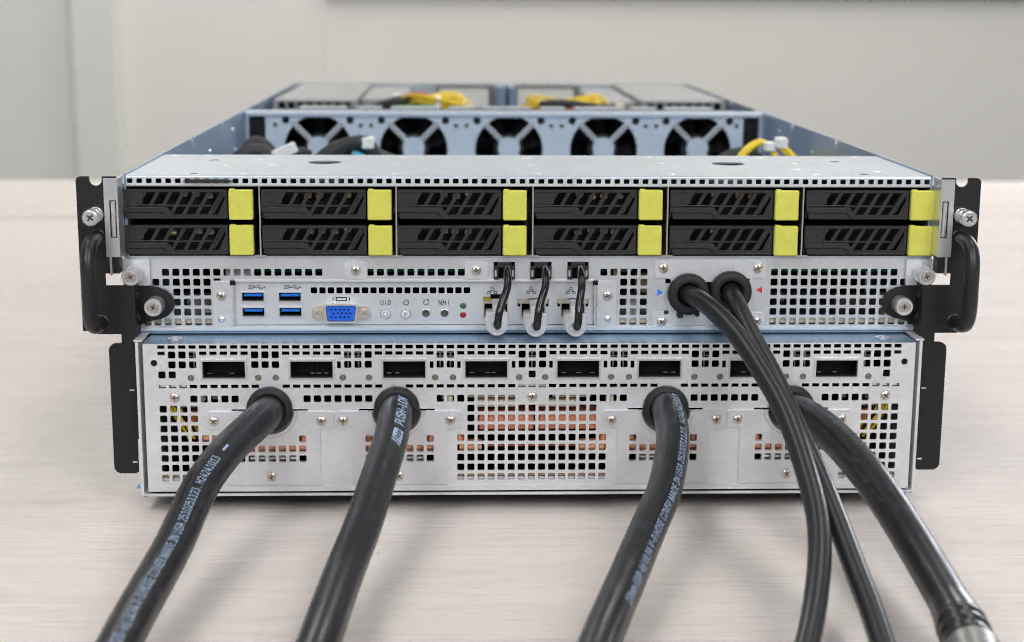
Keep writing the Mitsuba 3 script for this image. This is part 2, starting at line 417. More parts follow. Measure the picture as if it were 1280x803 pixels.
# upper walls with the notches in their top edge
for s in (-1, 1):
    prof = sbox(23.5, 92.8, 1008, 184.4)
    for y0 in (250, 400, 560, 690, 810):
        prof = prof.difference(sbox(y0, 181.4, y0 + 11, 186)).difference(sbox(y0 + 3, 178.8, y0 + 8, 186))
    m = trimesh.creation.extrude_polygon(prof, 1.2, engine='earcut')
    v = m.vertices
    m.vertices = np.stack([v[:, 2] + (229.2 if s > 0 else -230.4), v[:, 0], v[:, 1]], 1)
    wk = obj('side_wall', m, 'zinc_wall', S)
    for y, z in ((330, 168), (330, 150), (455, 174), (470, 156), (620, 174), (760, 172)):
        obj('rivet', 'rivet', 'bright_steel', wk, at=(s * 229.2, y, z), rot=([0, 0, 1], -90 if s > 0 else 90))
# inner folded lips of the walls
obj('floor_plate', bx(-229, 229, 24.5, 1008, 92.0, 93.0), 'zinc', S)

# ---- top cover
hole1, hole2 = disc(-123.5, 98, 10.2, 12), disc(124.2, 95, 10.2, 12)
cov = sbox(-229, 24.2, 229, 144.5)
for hx in (hole1, hole2):
    cov = cov.difference(hx)
for x, y, rr in ((-192.5, 110, 3.2), (-192.3, 33, 2.6), (193.5, 108, 3.2), (193.2, 35, 2.6)):
    cov = cov.difference(disc(x, y, rr, 5))
lipw = sbox(-229, 177.6, 229, 182.4)
nslot = 85
for k in range(nslot):
    x = -227.0 + k * 454.0 / (nslot - 1)
    if False and -197 < x < -168:
        continue
    lipw = lipw.difference(rrect(x - 1.6, x + 1.6, 178.9, 181.6, 0.35, 1))
tc = S + '__top_cover'
lip = front(lipw, YD, YD + 0.9)
edge = tube([(-229, YD + 0.9, 182.4), (229, YD + 0.9, 182.4)], 0.9, 10)
obj('top_cover', [flat(cov, 182.3, 183.3), edge, bx(-229, 229, 144.5, 145.3, 176, 183.2)], 'cover', S)
obj('front_lip', lip, 'panel', tc)
for x, y in ((-163.8, 114), (-152, 78), (-221, 138), (-164, 32), (-179.5, 77), (-76, 130), (-79, 88), (-77, 35), (2, 126), (1, 84), (3, 36), (80, 134), (83, 96), (81, 34),
             (150, 128), (166, 96), (160, 62), (165, 34), (214, 138), (205, 48)):
    m = trimesh.creation.icosphere(2, radius=2.3 + 0.8 * rng.random())
    m.vertices[:, 2] *= 0.18
    m.apply_translation([x, y, 183.3]); obj('weld_spot', m, 'bright_steel', tc, smooth=True)
pt = Polygon([(-197, 180.3), (-192, 181.3), (-173, 181.3), (-168.5, 180.3), (-172, 179.4), (-193, 179.3)])
obj('pull_tab', front(pt, YD - 2.5, YD), 'dark_plastic', tc, label='dark grey pull tab on the front lip')
obj('green_board', bx(-225, 225, 60, 140, 166, 168), 'board_green', S)

# ---- drive cage
dc = obj('drive_cage', [bx(-232.5, 232.5, YD + 1, 140, 136.3, 137.2), bx(-231, 231, YD + 1.2, 140, 177.0, 177.5), bx(-231, 231, 80, 81, 137, 177)], 'cover', S)
for x in (-154.4, -77.1, 0.7, 77.9, 155.9):
    obj('divider', [bx(x - 0.4, x + 0.4, YD - 0.4, 110, 137.2, 177.6), bx(x - 3.4, x + 3.4, YD - 1.2, YD + 2, 137.2, 137.9)], 'nickel', dc)
for s in (-1, 1):
    obj('inner_side', [bx(min(s * 233.6, s * 232.4), max(s * 233.6, s * 232.4), YD - 0.5, 130, 137.4, 177.5)], 'nickel', dc)
# grey hinge flanges at both ends
for s in (-1, 1):
    fl = sbox(min(s * 238.5, s * 230.8), 139.1, max(s * 238.5, s * 230.8), 183.3)
    slot = sbox(min(s * 235.6, s * 231.9), 150.0, max(s * 235.6, s * 231.9), 171.0)
    q = obj('end_flange', [front(fl.difference(slot), YF, YF + 1.0), bx(min(s * 230.8, s * 231.7), max(s * 230.8, s * 231.7), YF + 1.0, YD, 139.1, 183.3),
                           bx(min(s * 230.8, s * 236.5), max(s * 230.8, s * 236.5), YF + 4.0, YF + 4.8, 146, 174)], 'bright_steel', dc)
    obj('hinge_pin', tube([(s * 233.8, YF + 1.2, 150.6), (s * 233.8, YF + 1.2, 170.4)], 1.35, 14), 'bright_steel', dc, smooth=30)
    obj('flange_foot', [bx(min(s * 240, s * 232.2), max(s * 240, s * 232.2), YF + 3, YF + 12, 129.2, 139.0)], 'dark_plastic', dc)
    obj('flange_blade', rbox(min(s * 237.0, s * 235.8), max(s * 237.0, s * 235.8), YF + 0.5, YF + 3, 128.4, 139.1, 0.2), 'bright_steel', dc)

# ---- io panel (middle)
pp = sbox(-233, 93.2, 233, 135.2)
holes = []


def sq(x, z, h=hole_h):
    holes.append(rrect(x - h, x + h, z - h, z + h, 0.75, 2))


rows = {1: 127.5, 2: 121.7, 3: 115.95, 4: 110.1, 5: 104.3, 6: 98.55}
for k in range(16):
    sq(-209.2 + 5.82 * k, rows[1])
for k in range(10):
    sq(-92.4 + 5.82 * k, rows[1])
for k in range(6):
    sq(-214.9 + 5.82 * k, rows[2])
holes.append(rrect(-182.0, -178.0, 122.6, 124.0, 0.3, 1))
for r in (3, 4, 5):
    for k in range(4):
        sq(-203.2 + 5.82 * k, rows[r])
for k in range(7):
    sq(-220.4 + 5.8 * k, rows[6])
for k in range(5):
    sq(42.1 + 5.82 * k, rows[1])
for r in range(2, 7):
    for k in range(3):
        sq(53.7 + 5.85 * k, rows[r])
for k in range(13):
    sq(141.3 + 5.83 * k, rows[1])
for k in range(14):
    sq(141.3 + 5.83 * k, rows[2])
for k in range(12):
    sq(141.3 + 5.82 * k, rows[3])
for r in (4, 5):
    for k in range(12):
        sq(141.3 + 5.82 * k, rows[r])
for k in range(15):
    sq(141.3 + 5.82 * k, rows[6])
insert_rect = sbox(-170.6, 96.4, 37.6, 121.6)
holes.append(insert_rect)
sockets = [(-15.4, 128.7), (5.7, 128.7), (27.1, 128.7)]
for x, z in sockets:
    holes.append(sbox(x - 6.1, z - 4.85, x + 6.1, z + 4.85))
gopen = unary_union([disc(91.2, 115.2, 11.4, 8), disc(115.6, 116.6, 11.4, 8), sbox(91, 106, 115, 122)]).buffer(0)
notches = [sbox(77.9, 121.0, 81.0, 123.6), sbox(77.5, 102.9, 80.2, 105.0), sbox(124.6, 121.9, 126.8, 124.0)]
notches = [q.difference(gopen.buffer(0.25)) for q in notches]
holes.append(gopen)
assert all(q.geom_type == 'Polygon' for q in notches)
holes += notches
io = S + '__io_panel'
obj('io_panel', [front(Polygon(pp.exterior.coords, [h.exterior.coords for h in holes]), YM, YM + 1.0), bx(-232.5, 232.5, YM - 0.15, YM + 6, 135.2, 136.1), bx(-229, 229, YM + 1, YM + 20, 93.0, 93.9)], 'panel_mid_shaded', S)
# raised ledge above the insert and its bottom lip
obj('ledge', rbox(-170.6, 37.0, YM - 1.1, YM + 1.4, 121.8, 123.5, 0.5), 'panel', io)
obj('ledge', rbox(-229, 229, YM - 1.0, YM - 0.02, 93.2, 95.9, 0.45), 'panel', io)
# insert with ports
ih = []
for k in range(22):
    x = -125.0 + 88.1 * k / 21 if False else None
xs = -125.0 + np.arange(19) * 4.895
for x in xs:
    ih.append(rrect(x - 1.8, x + 1.8, 116.7 - 1.8, 116.7 + 1.8, 0.55, 2))
usb = [(-160.0, 113.0), (-159.9, 104.05), (-138.8, 112.95), (-138.7, 104.05)]
for x, z in usb:
    ih.append(sbox(x - 6.4, z - 2.7, x + 6.4, z + 2.7))
rj = [(-20.2, 106.5), (1.5, 105.8), (24.6, 105.8)]
for k, (x, z) in enumerate(rj):
    g = unary_union([sbox(x - 7.4, 100.2, x + 7.4, 112.8 if k == 0 else 109.4), sbox(x - 3.2, 109, x + 3.2, 114.4 if k == 0 else 112), sbox(x - 9.0, 107.0, x + 9.0, 111.6) if k else sbox(x - 1, 101, x + 1, 102)])
    ih.append(g)
for x in (-60.6, -49.8):
    ih.append(disc(x, 103.3, 2.15))
ins = sbox(-170.4, 96.6, 37.4, 121.4)
obj('port_plate', front(Polygon(ins.exterior.coords, [h.exterior.coords for h in ih]), YM + 1.6, YM + 2.6), 'insert', io)
YI = YM + 1.6
for x, z in usb:
    fr = sbox(x - 6.8, z - 3.05, x + 6.8, z + 3.05).difference(sbox(x - 6.2, z - 2.45, x + 6.2, z + 2.45))
    obj('usb_shell', [front(fr, YI - 0.8, YI + 9)], 'bright_steel', io)
    obj('usb_tongue', [rbox(x - 5.3, x + 5.3, YI + 0.2, YI + 8.5, z + 0.15, z + 1.75, 0.2)], 'usb_blue', io)
    obj('usb_cavity', [bx(x - 6.2, x + 6.2, YI + 8.5, YI + 9, z - 2.5, z + 2.5), bx(x - 6.2, x + 6.2, YI + 1.5, YI + 8.5, z - 2.4, z - 1.9)], 'cavity', io)
# vga
vx = -109.4
vf = unary_union([rrect(-126.4, -92.6, 99.4, 107.6, 3.6, 6), rrect(-119, -99.8, 98.6, 109.4, 1.5)])
obj('vga_flange', front(vf, YI - 0.9, YI), 'nickel', io)


def dshape(g, zc=103.9):
    a, b, h = 8.4 + g, 7.3 + g, 4.1 + g
    return Polygon([(vx - a, zc + h), (vx + a, zc + h), (vx + b, zc - h), (vx - b, zc - h)]).buffer(-1.2).buffer(1.2, quad_segs=4)


obj('vga_shell', front(dshape(1.3).difference(dshape(0.5)), YI - 4.6, YI - 0.9), 'bright_steel', io)
pins = []
for r, (n, off) in enumerate(((5, -0.6), (5, 0.6), (5, -0.6))):
    for k in range(n):
        pins.append(disc(vx + off + (k - 2) * 2.45, 103.9 + (1 - r) * 2.2, 0.62, 3))
df = dshape(0.1)
obj('vga_face', front(Polygon(df.exterior.coords, [h.exterior.coords for h in pins]), YI - 3.9, YI - 1.2), 'vga_blue', io)
obj('vga_back', front(dshape(-0.2), YI - 1.6, YI - 0.95), 'cavity', io)
for x in (-123.0, -95.8):
    hexa = Polygon([(x + 2.7 * math.cos(a), 103.4 + 2.7 * math.sin(a)) for a in np.arange(6) * math.pi / 3 + 0.3])
    obj('vga_nut', front(hexa.difference(disc(x, 103.4, 1.25)), YI - 4.4, YI - 0.9), 'nickel', io)
    obj('vga_nut_core', front(disc(x, 103.4, 1.25), YI - 3.2, YI - 0.95), 'cap', io)
# buttons, leds
for x, pw in ((-83.9, 0), (-72.3, 1)):
    obj('button', [lathe([(3.1, 0), (3.1, 0.6), (2.7, 1.0), (2.45, 0.6), (2.45, 0)], (x, YI, 103.0), 28)], 'bright_steel', io)
    obj('button_cap', lathe([(0, 1.3), (1.7, 1.3), (2.3, 1.0), (2.35, 0), (0, 0)][::-1], (x, YI, 103.0), 24), 'button_white', io, smooth=30)
    if pw:
        arc = LineString([(x + 0.85 * math.cos(a), 103.0 + 0.85 * math.sin(a)) for a in np.linspace(math.radians(125), math.radians(415), 16)]).buffer(0.17)
        obj('button_mark', front(unary_union([arc, sbox(x - 0.16, 103.1, x + 0.16, 104.1)]), YI - 1.42, YI - 1.3), 'ink', io)
    else:
        obj('button_mark', front(disc(x, 103.0, 1.45).difference(disc(x, 103.0, 1.15)), YI - 1.42, YI - 1.28), 'ink', io)
for x in (-60.6, -49.8):
    obj('reset_ring', lathe([(2.5, 0), (2.5, 0.35), (2.15, 0.5), (2.05, 0)], (x, YI, 103.3), 24), 'nickel', io)
    obj('reset_button', lathe([(0, -1.2), (2.0, -1.2), (2.0, -2.2), (0, -2.2)], (x, YI, 103.3), 20), 'rail_dark', io)
obj('led', 'led', 'led_green', io, at=(-39.1, YI - 0.6, 107.6), label='dark green indicator light')
obj('led', 'led', 'led_red', io, at=(-39.1, YI - 0.6, 102.3), label='red indicator light')
# printed marks on the insert
ink = []
YT = YI - 0.02
for x in (-158.5, -138.0):
    a = text_front('SS', x - 3.0, 117.6, 2.3, YT, True, squeeze=0.75)
    v = a.vertices; v[:, 0] += (v[:, 2] - 117.6) * 0.3
    tri = [LineString([(x - 0.4, 118.6), (x + 5.2, 118.6)]).buffer(0.16), LineString([(x + 0.4, 118.6), (x + 1.6, 119.8), (x + 3.0, 119.8)]).buffer(0.16),
           LineString([(x + 1.4, 118.6), (x + 2.6, 117.6), (x + 3.6, 117.6)]).buffer(0.16), disc(x - 0.4, 118.6, 0.55, 3), Polygon([(x + 5.0, 119.2), (x + 6.0, 118.6), (x + 5.0, 118.0)]), sbox(x + 3.4, 117.2, x + 4.2, 118.0)]
    obj('usb_mark', [a, front(unary_union(tri), YT - 0.12, YT)], 'ink', io)
obj('screen_mark', front(unary_union([sbox(-114.3, 110.5, -113.8, 112.7), sbox(-104.9, 110.5, -104.4, 112.7), rrect(-112.6, -106.1, 110.4, 112.8, 0.3).difference(sbox(-111.9, 111.0, -106.8, 112.2))]), YT - 0.12, YT), 'ink', io)
obj('lettering', strokes([U_, I_, D_], -83.8, 108.3, 2.5, 0.40, YT, 2.15), 'ink', io, label='printed word UID')
obj('lettering', strokes([N_, M_, I_], -49.9, 108.2, 2.5, 0.40, YT, 2.35), 'ink', io, label='printed word NMI')
x = -72.1
arc = LineString([(x + 1.5 * math.cos(a), 109.6 + 1.5 * math.sin(a)) for a in np.linspace(math.radians(130), math.radians(410), 20)]).buffer(0.22)
obj('power_mark', front(unary_union([arc, sbox(x - 0.2, 109.7, x + 0.2, 111.6)]), YT - 0.12, YT), 'ink', io)
x = -60.5
arc = LineString([(x + 1.45 * math.cos(a), 109.6 + 1.45 * math.sin(a)) for a in np.linspace(math.radians(70), math.radians(350), 20)]).buffer(0.22)
obj('reset_mark', front(unary_union([arc, Polygon([(x + 0.2, 111.9), (x + 1.7, 111.3), (x + 1.6, 109.9)])]), YT - 0.12, YT), 'ink', io)
for k, (x, _) in enumerate(rj):
    c = x - 1.3 + (-0.8 if k == 0 else 0)
    bits = []
    for bx_, bz in ((c, 117.6), (c - 1.9, 115.3), (c + 1.9, 115.3)):
        bits.append(sbox(bx_ - 0.95, bz - 0.8, bx_ + 0.95, bz + 0.8).difference(sbox(bx_ - 0.6, bz - 0.45, bx_ + 0.6, bz + 0.45)))
    bits += [sbox(c - 0.15, 116.1, c + 0.15, 116.9), sbox(c - 2.0, 116.1, c + 2.0, 116.4)]
    obj('network_mark', front(unary_union(bits), YT - 0.12, YT), 'ink', io)
# rj45 port shells
for k, (x, z) in enumerate(rj):
    obj('network_port', [bx(x - 7.4, x - 6.6, YI + 0.4, YI + 14, 100.2, 111), bx(x + 6.6, x + 7.4, YI + 0.4, YI + 14, 100.2, 111), bx(x - 8.6, x + 8.6, YI + 1.2, YI + 2.0, 108.6, 111.4)], 'nickel', io)
    obj('port_cavity', bx(x - 9, x + 9, YI + 13, YI + 14, 99.5, 114), 'cavity', io)
obj('port_lamp', bx(-27.4, -23.2, YI - 0.2, YI + 3, 110.6, 112.6), 'port_amber', io, label='small amber port lamp')
# fixing tabs on the insert, screws, rivets
for x0, x1 in ((-182.6, -171.2), (38.4, 49.4)):
    obj('fixing_tab', front(rrect(x0, x1, 94.6, 122.3, 1.4), YM - 0.9, YM - 0.02), 'panel_plate', io)
    screw(io, (x0 + x1) / 2 + (-0.9 if x0 < 0 else 0.4), YM - 0.9, 113.9, 25 + x0)
    obj('rivet', 'rivet', 'bright_steel', io, at=((x0 + x1) / 2 + (-1.1 if x0 < 0 else 0.8), YM - 0.9, 100.2))
    e = -170.9 if x0 < 0 else 37.2
    obj('insert_edge', rbox(e - 0.7, e + 0.7, YM - 1.3, YM + 1.6, 96.4, 121.6, 0.3), 'bright_steel', io)
    obj('insert_corner', bx(e - 1.7 if x0 < 0 else e - 1.4, e + 1.4 if x0 < 0 else e + 1.5, YM - 1.35, YM - 0.95, 120.2, 123.0), 'cavity', io)
for xc in (-100.6, -31.5):
    obj('screw_tab', front(rrect(xc - 6.6, xc + 6.6, 123.8, 133.8, 1.5), YM - 0.8, YM - 0.02), 'panel_plate', io)
    screw(io, xc, YM - 0.8, 128.75, 15 + xc)
# grommet plate with its two triangles
gp = unary_union([sbox(80, 96.2, 128, 134.2), rrect(71.5, 84, 124.3, 134.2, 1.0), rrect(124, 136, 124.3, 134.2, 1.0), rrect(70.8, 84, 95.8, 104.2, 1.0), rrect(124, 136, 95.8, 103.6, 1.0)]).difference(gopen.buffer(-0.05)).difference(unary_union(notches))
obj('grommet_plate', front(gp, YM - 0.9, YM - 0.02), 'panel_plate', io)
gp2 = rrect(79.5, 126, 98.6, 128.9, 1.6).difference(gopen.buffer(0.6)).difference(unary_union(notches).buffer(0.4))
gp2 = max(gp2.geoms, key=lambda g: g.area) if hasattr(gp2, 'geoms') else gp2
obj('grommet_boss', front(gp2, YM - 1.5, YM - 0.92), 'panel_plate', io)
for x, z in ((76.5, 130.1), (76.1, 98.5), (131.5, 130.1), (131.7, 98.7)):
    screw(io, x, YM - 0.9, z, x * 3 + z)
obj('blue_mark', front(Polygon([(73.4, 117.7), (73.4, 113.6), (76.9, 115.65)]), YM - 0.12, YM - 0.01), 'mark_blue', io, label='small blue triangle mark')
obj('red_mark', front(Polygon([(134.4, 119.1), (134.4, 115.0), (130.9, 117.05)]), YM - 0.12, YM - 0.01), 'mark_red', io, label='small red triangle mark')
for x, z in ((91.2, 115.2), (115.6, 116.6)):
    obj('grommet', lathe([(6.0, -4), (11.6, -4), (11.9, 0), (12.2, 3.5), (11.8, 5.6), (10.4, 6.8), (8.2, 7.0), (7.0, 6.2), (6.4, 4.0), (6.2, 1), (6.0, -4)], (x, YM, z), 48), 'rubber', io, smooth=40)
    obj('grommet_tab', [rbox(x - 6.5, x - 3.0, YM - 5.5, YM, z - 13.6, z - 10.5, 0.5), rbox(x + 4.0, x + 6.5, YM - 4.5, YM, z - 13.0, z - 10.5, 0.5)], 'rubber', io)
# black socket frames above the ports
for x, z in sockets:
    fr = sbox(x - 6.1, z - 4.85, x + 6.1, z + 2.6).union(sbox(x - 4.0, z + 2, x + 4.0, z + 4.9)).difference(sbox(x - 3.4, z - 4.9, x + 3.4, z + 1.9))
    sk = fr.difference(sbox(x - 5.5, z - 3.6, x - 4.4, z + 0.4)).difference(sbox(x + 4.4, z - 3.6, x + 5.5, z + 0.4))
    obj('socket_frame', front(sk, YM - 1.4, YM + 6), 'dark_plastic', io)
    obj('socket_slot', [bx(x - 5.5, x - 4.4, YM - 0.6, YM + 1, z - 3.6, z + 0.4), bx(x + 4.4, x + 5.5, YM - 0.6, YM + 1, z - 3.6, z + 0.4)], 'panel', io)
    obj('socket_cavity', bx(x - 6.1, x + 6.1, YM + 6, YM + 6.6, z - 4.9, z + 4.9), 'cavity', io)
# inside the middle unit
obj('cream_strip', rbox(-226, 226, YM + 3.2, YM + 6.5, 96.8, 101.0, 0.4), 'cream', S)
obj('green_board', bx(-160, 60, YM + 12, YM + 140, 125.8, 127.4), 'board_green', S)
obj('green_board', bx(135, 222, YM + 10, YM + 120, 126.4, 128.0), 'board_green', S)
for x0, x1, y, z0, z1, mm in ((-176, -160, YM + 5, 124, 131, 'grey_button'), (-199, -183, YM + 8, 101, 112, 'rail_grey'), (-190, -181, YM + 5, 103, 107, 'grey_button'), (146, 149, YM + 6, 109, 113, 'rail_grey'),
                              (56, 63, YM + 6, 100, 111, 'grey_button'), (62, 70, YM + 8, 114, 125, 'tan'), (-90, -40, YM + 14, 127.4, 131, 'dark_plastic'), (180, 205, YM + 14, 100, 112, 'dark_plastic'),
                              (48, 51, YM + 6, 122, 131, 'tan'), (-150, -120, YM + 20, 127.4, 132, 'rail_grey'), (206, 216, YM + 6, 101, 113, 'rail_grey')):
    obj('component', rbox(x0, x1, y, y + 8, z0, z1, 0.4), mm, S)
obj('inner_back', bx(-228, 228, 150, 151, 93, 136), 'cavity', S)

# ---- ears, handles, brackets
for s, side in ((-1, 'left'), (1, 'right')):
    def mx(g):
        return g if s > 0 else affinity.scale(g, -1, 1, origin=(0, 0))
    ear = unary_union([rrect(231, 254, 94.6, 184.0, 2.5, 5), sbox(231, 94.6, 236, 184.0), rrect(224.2, 240, 94.6, 122.5, 1.0), sbox(224.2, 86, 232.6, 100),
                       rrect(224.2, 240.0, 12.6, 89.2, 4.2, 6), sbox(224.2, 13.5, 230, 80)])
    ear = ear.difference(unary_union([disc(243.2, 182.4, 3.6, 8), sbox(239.6, 182.4, 246.8, 190)])).difference(sbox(229, 122.5, 240.2, 130.0)).difference(sbox(228, 130, 232, 190))
    ear = ear.difference(sbox(222, 13, 226.2, 33)).difference(sbox(245.8, 93, 256, 96.5)) if True else ear
    e = obj('ear', [front(mx(ear), YE, YE + 2.0)], 'black_paint', S)
    for f_ in (bx(min(s * 224.2, s * 226.0), max(s * 224.2, s * 226.0), YE + 2.0, YM - 0.8, 61.8, 122.4), bx(min(s * 224.4, s * 226.2), max(s * 224.4, s * 226.2), YE + 2, YE + 16, 33, 40)):
        obj('fold', f_, 'black_paint', e)
    tongue = Polygon([(226, 121.0), (216, 119.6), (213, 119.0), (209, 117.4), (206, 114.6), (204.6, 110.5), (205.2, 106.2), (208, 102.8), (212, 100.9), (218, 99.6), (226, 96.6)]).buffer(-0.8).buffer(0.8)
    obj('tongue', front(mx(tongue), YM - 2.2, YM - 1.0), 'black_paint', e)
    for z in (115.5, 103.5):
        m = lathe([(0, 0), (2.6, 0), (2.5, 0.7), (1.5, 1.5), (0, 1.7)], n=18).apply_transform(trimesh.transformations.rotation_matrix(math.pi / 2 * (1 if s > 0 else -1) * -1, [0, 0, 1]))
        m.apply_translation([s * 224.2, YE + 8.5, z]); obj('bolt', m, 'handle_black', e, smooth=40)
    for z in (62.0, 19.4):
        obj('glint_bar', rbox(min(s * 226.5, s * 229.3), max(s * 226.5, s * 229.3), YE - 0.6, YE + 1, z - 0.45, z + 0.45, 0.2), 'bright_steel', e)  # bright bar standing for a glint on the ear edge
    hx = s * 243.6
    pth = [(hx, YE, 150.0), (hx, 2, 150.0), (hx, -6, 149.0), (hx, -12, 145.5), (hx, -15, 139), (hx, -15.5, 126), (hx, -15, 112), (hx, -12, 105.5), (hx, -6, 102.3), (hx, 2, 101.2), (hx, YE, 101.0)]
    obj('handle', tube(spline(pth, 60), 4.1, 20), 'handle_black', e, smooth=40, label=f'rounded black pull handle of the {side} ear')
    continue_ = [obj('handle_collar', lathe([(0, 0), (4.9, 0), (4.9, 0.5), (4.3, 0.9), (0, 0.9)], (hx, YE, z), 24), 'handle_black', e) for z in (150, 101)]
    k = obj('thumb_screw', 'ear_knob', 'knurl', S, at=(s * 243.4, YE, 163.0))
    obj('face', 'ear_face', 'bright_steel', k, at=(s * 243.4, YE, 163.0))
    obj('recess_shade', 'ear_recess_shade', 'ink', k, at=(s * 243.4, YE, 163.0), rot=([0, 1, 0], 40))
    # silver corner tab with its thumb screw, and the one through the tongue
    obj('corner_tab', front(mx(sbox(217.6, 120.4, 232.6, 135.6)), YM - 3.0, YM - 0.05), 'panel_plate', S)
    for px, pz, yb in ((s * 226.2, 127.4, YM - 3.0), (s * 214.4, 109.6, YM - 2.2)):
        k = obj('thumb_screw', 'thumb_knob', 'knurl', S, at=(px, yb, pz))
        obj('face', 'thumb_face', 'cap', k, at=(px, yb, pz), rot=([0, 1, 0], px + pz * 3))
        obj('recess_shade', 'thumb_recess_shade', 'ink', k, at=(px, yb, pz), rot=([0, 1, 0], px + pz * 3))
    if s > 0:
        obj('film_scrap', rbox(213.5, 218.0, -0.9, -0.6, 0.9, 2.9, 0.1), 'film_violet', S, label='scrap of violet film under the corner')
        continue
    obj('film_scrap', trimesh.convex.convex_hull(np.array([(s * a_, b_2, c_) for a_, b_2, c_ in ((227.0, 4, 5.2), (224.4, 4, 5.3), (224.9, 4, 8.0), (227.0, 5, 5.2), (224.4, 5, 5.3), (224.9, 5, 8.0))])), 'film_blue', S, label='scrap of blue film under the corner')

# ---- lower panel
LZ = {'N': 12.7, 'M': 18.5, 'L': 24.3, 'K': 30.1, 'J': 35.9, 'I': 41.7, 'H': 47.5, 'G': 53.3, 'F': 59.1}
lh = []


def lsq(i, z, hw=hole_h, hh=hole_h, r=0.75):
    lh.append(rrect(i * P - hw, i * P + hw, z - hh, z + hh, r, 2))


def both(seq):
    return sorted(set(list(seq) + [-q for q in seq]))


half = [i for a, b in ((28, 32), (19, 24), (10, 15), (2, 7)) for i in range(a, b + 1)] + [36]
full = [33, 34, 35, 25, 26, 27, 16, 17, 18, 8, 9, 0, 1]
for i in both(half):
    lsq(i, 85.6, hole_h, 1.05, 0.25)
for i in both(full):
    lsq(i, 84.7)
    lsq(i, 79.0)
for i in both([18.85, 9.83, 7.17, 1.83]):
    lsq(i, 78.8, 1.05, 2.0, 0.2)
for i in (-36, -35, 0, 35):
    lsq(i, 73.2)
for i in range(-36, 37):
    lsq(i, 66.4, hole_h, 1.02, 0.2)
for i in both(list(range(28, 34)) + list(range(16, 23)) + list(range(2, 10))):
    lsq(i, LZ['F'])
for r in 'GHIJKLMN':
    for i in range(33, 37):
        lsq(i, LZ[r]); lsq(-i, LZ[r])
    n = 6 if r in 'GHI' else 7
    for i in range(-n, n + 1):
        lsq(i, LZ[r])
for sgn in (-1, 1):
    lsq(sgn * 32, LZ['J']); lsq(sgn * 31, LZ['J']); lsq(sgn * 32, LZ['K'])
    lsq(sgn * 31, LZ['N'])
ports = [s_ * q for q in (30, 21.5, 12.5, 4.5) for s_ in (-1, 1)]
for q in ports:
    lh.append(sbox(q * P - 12.9, 70.8, q * P + 12.9, 82.3))
ledx = both([33.2, 26.7, 25, 18.5, 15.95, 9.5, 7.75, 1.27])
for q in ledx:
    lh.append(disc(q * P, 71.3, 1.9, 5))
for s_ in (-1, 1):
    lh.append(disc(s_ * 213, 80.0, 1.9, 5))
hose_x = {1: -148.9, 2: -76.9, 3: 76.5, 4: 148.9}
plates = {1: (-31.6, -19.4, -30.2, -20.8, [-28.5 + k for k in range(7)]), 2: (-19.0, -6.9, -17.7, -8.3, list(range(-16, -9))),
          3: (7.05, 19.2, 8.4, 17.5, list(range(10, 17))), 4: (19.4, 31.6, 20.6, 30.2, [22.5 + k for k in range(7)])}
pl_holes = {}
for k, (a, b, c, d, cols) in plates.items():
    hs = [rrect(i * P - hole_h, i * P + hole_h, LZ[r] - hole_h, LZ[r] + hole_h, 0.75, 2) for r in 'KL' for i in cols]
    hs += [rrect(i * P - hole_h, i * P + hole_h, LZ['J'] - hole_h, LZ['J'] + hole_h, 0.75, 2) for i in (cols[0], cols[-1])]
    pl_holes[k] = hs
    big = unary_union([disc(hose_x[k], 53.3, 13.0, 12), sbox(hose_x[k] - 21.5, 52.1, hose_x[k] + 21.5, 53.1)])
    lh = lh + hs + [big]
# drop plain holes that a plate opening already covers
allh = []
for h in lh:
    if any(h.intersects(o) for o in allh):
        continue
    allh.append(h)
bigs = [unary_union([disc(hose_x[k], 53.3, 13.0, 12), sbox(hose_x[k] - 21.5, 52.1, hose_x[k] + 21.5, 53.1)]) for k in plates]
allh = [h for h in allh if not any(h.intersects(b) for b in bigs)] + bigs
lp = Polygon(sbox(-219, 4.6, 219, 88.2).exterior.coords, [h.exterior.coords for h in allh])
teeth = sbox(-219, 88.2, 219, 91.0)
for i in range(-36, 37):
    teeth = teeth.difference(sbox(i * P - hole_h, 88.2, i * P + hole_h, 90.3))
L = S + '__lower_panel'
top_sheet = sbox(-219, 0.9, 219, 300)
for i in range(-36, 37):
    top_sheet = top_sheet.difference(sbox(i * P - hole_h, -1, i * P + hole_h, 2.6))
obj('lower_panel', [front(lp, 0, 1.0), front(unary_union([teeth]), 0.0, 1.0), bx(-219, -218, 1.0, 300, 4.6, 90.2), bx(218, 219, 1.0, 300, 4.6, 90.2)], 'panel', S)
obj('lid', [flat(top_sheet, 90.2, 91.0)], 'zinc', L)
obj('crease', rbox(-218.5, 218.5, -0.35, 0.0, 4.6, 8.2, 0.15), 'panel', L)
for x in (-203, 203):
    obj('lid_screw', [trimesh.creation.cylinder(radius=4.4, height=0.8, sections=24).apply_translation([x, 13, 91.3]), trimesh.creation.cylinder(radius=2.2, height=1.4, sections=16).apply_translation([x, 13, 91.6])], 'bright_steel', L)
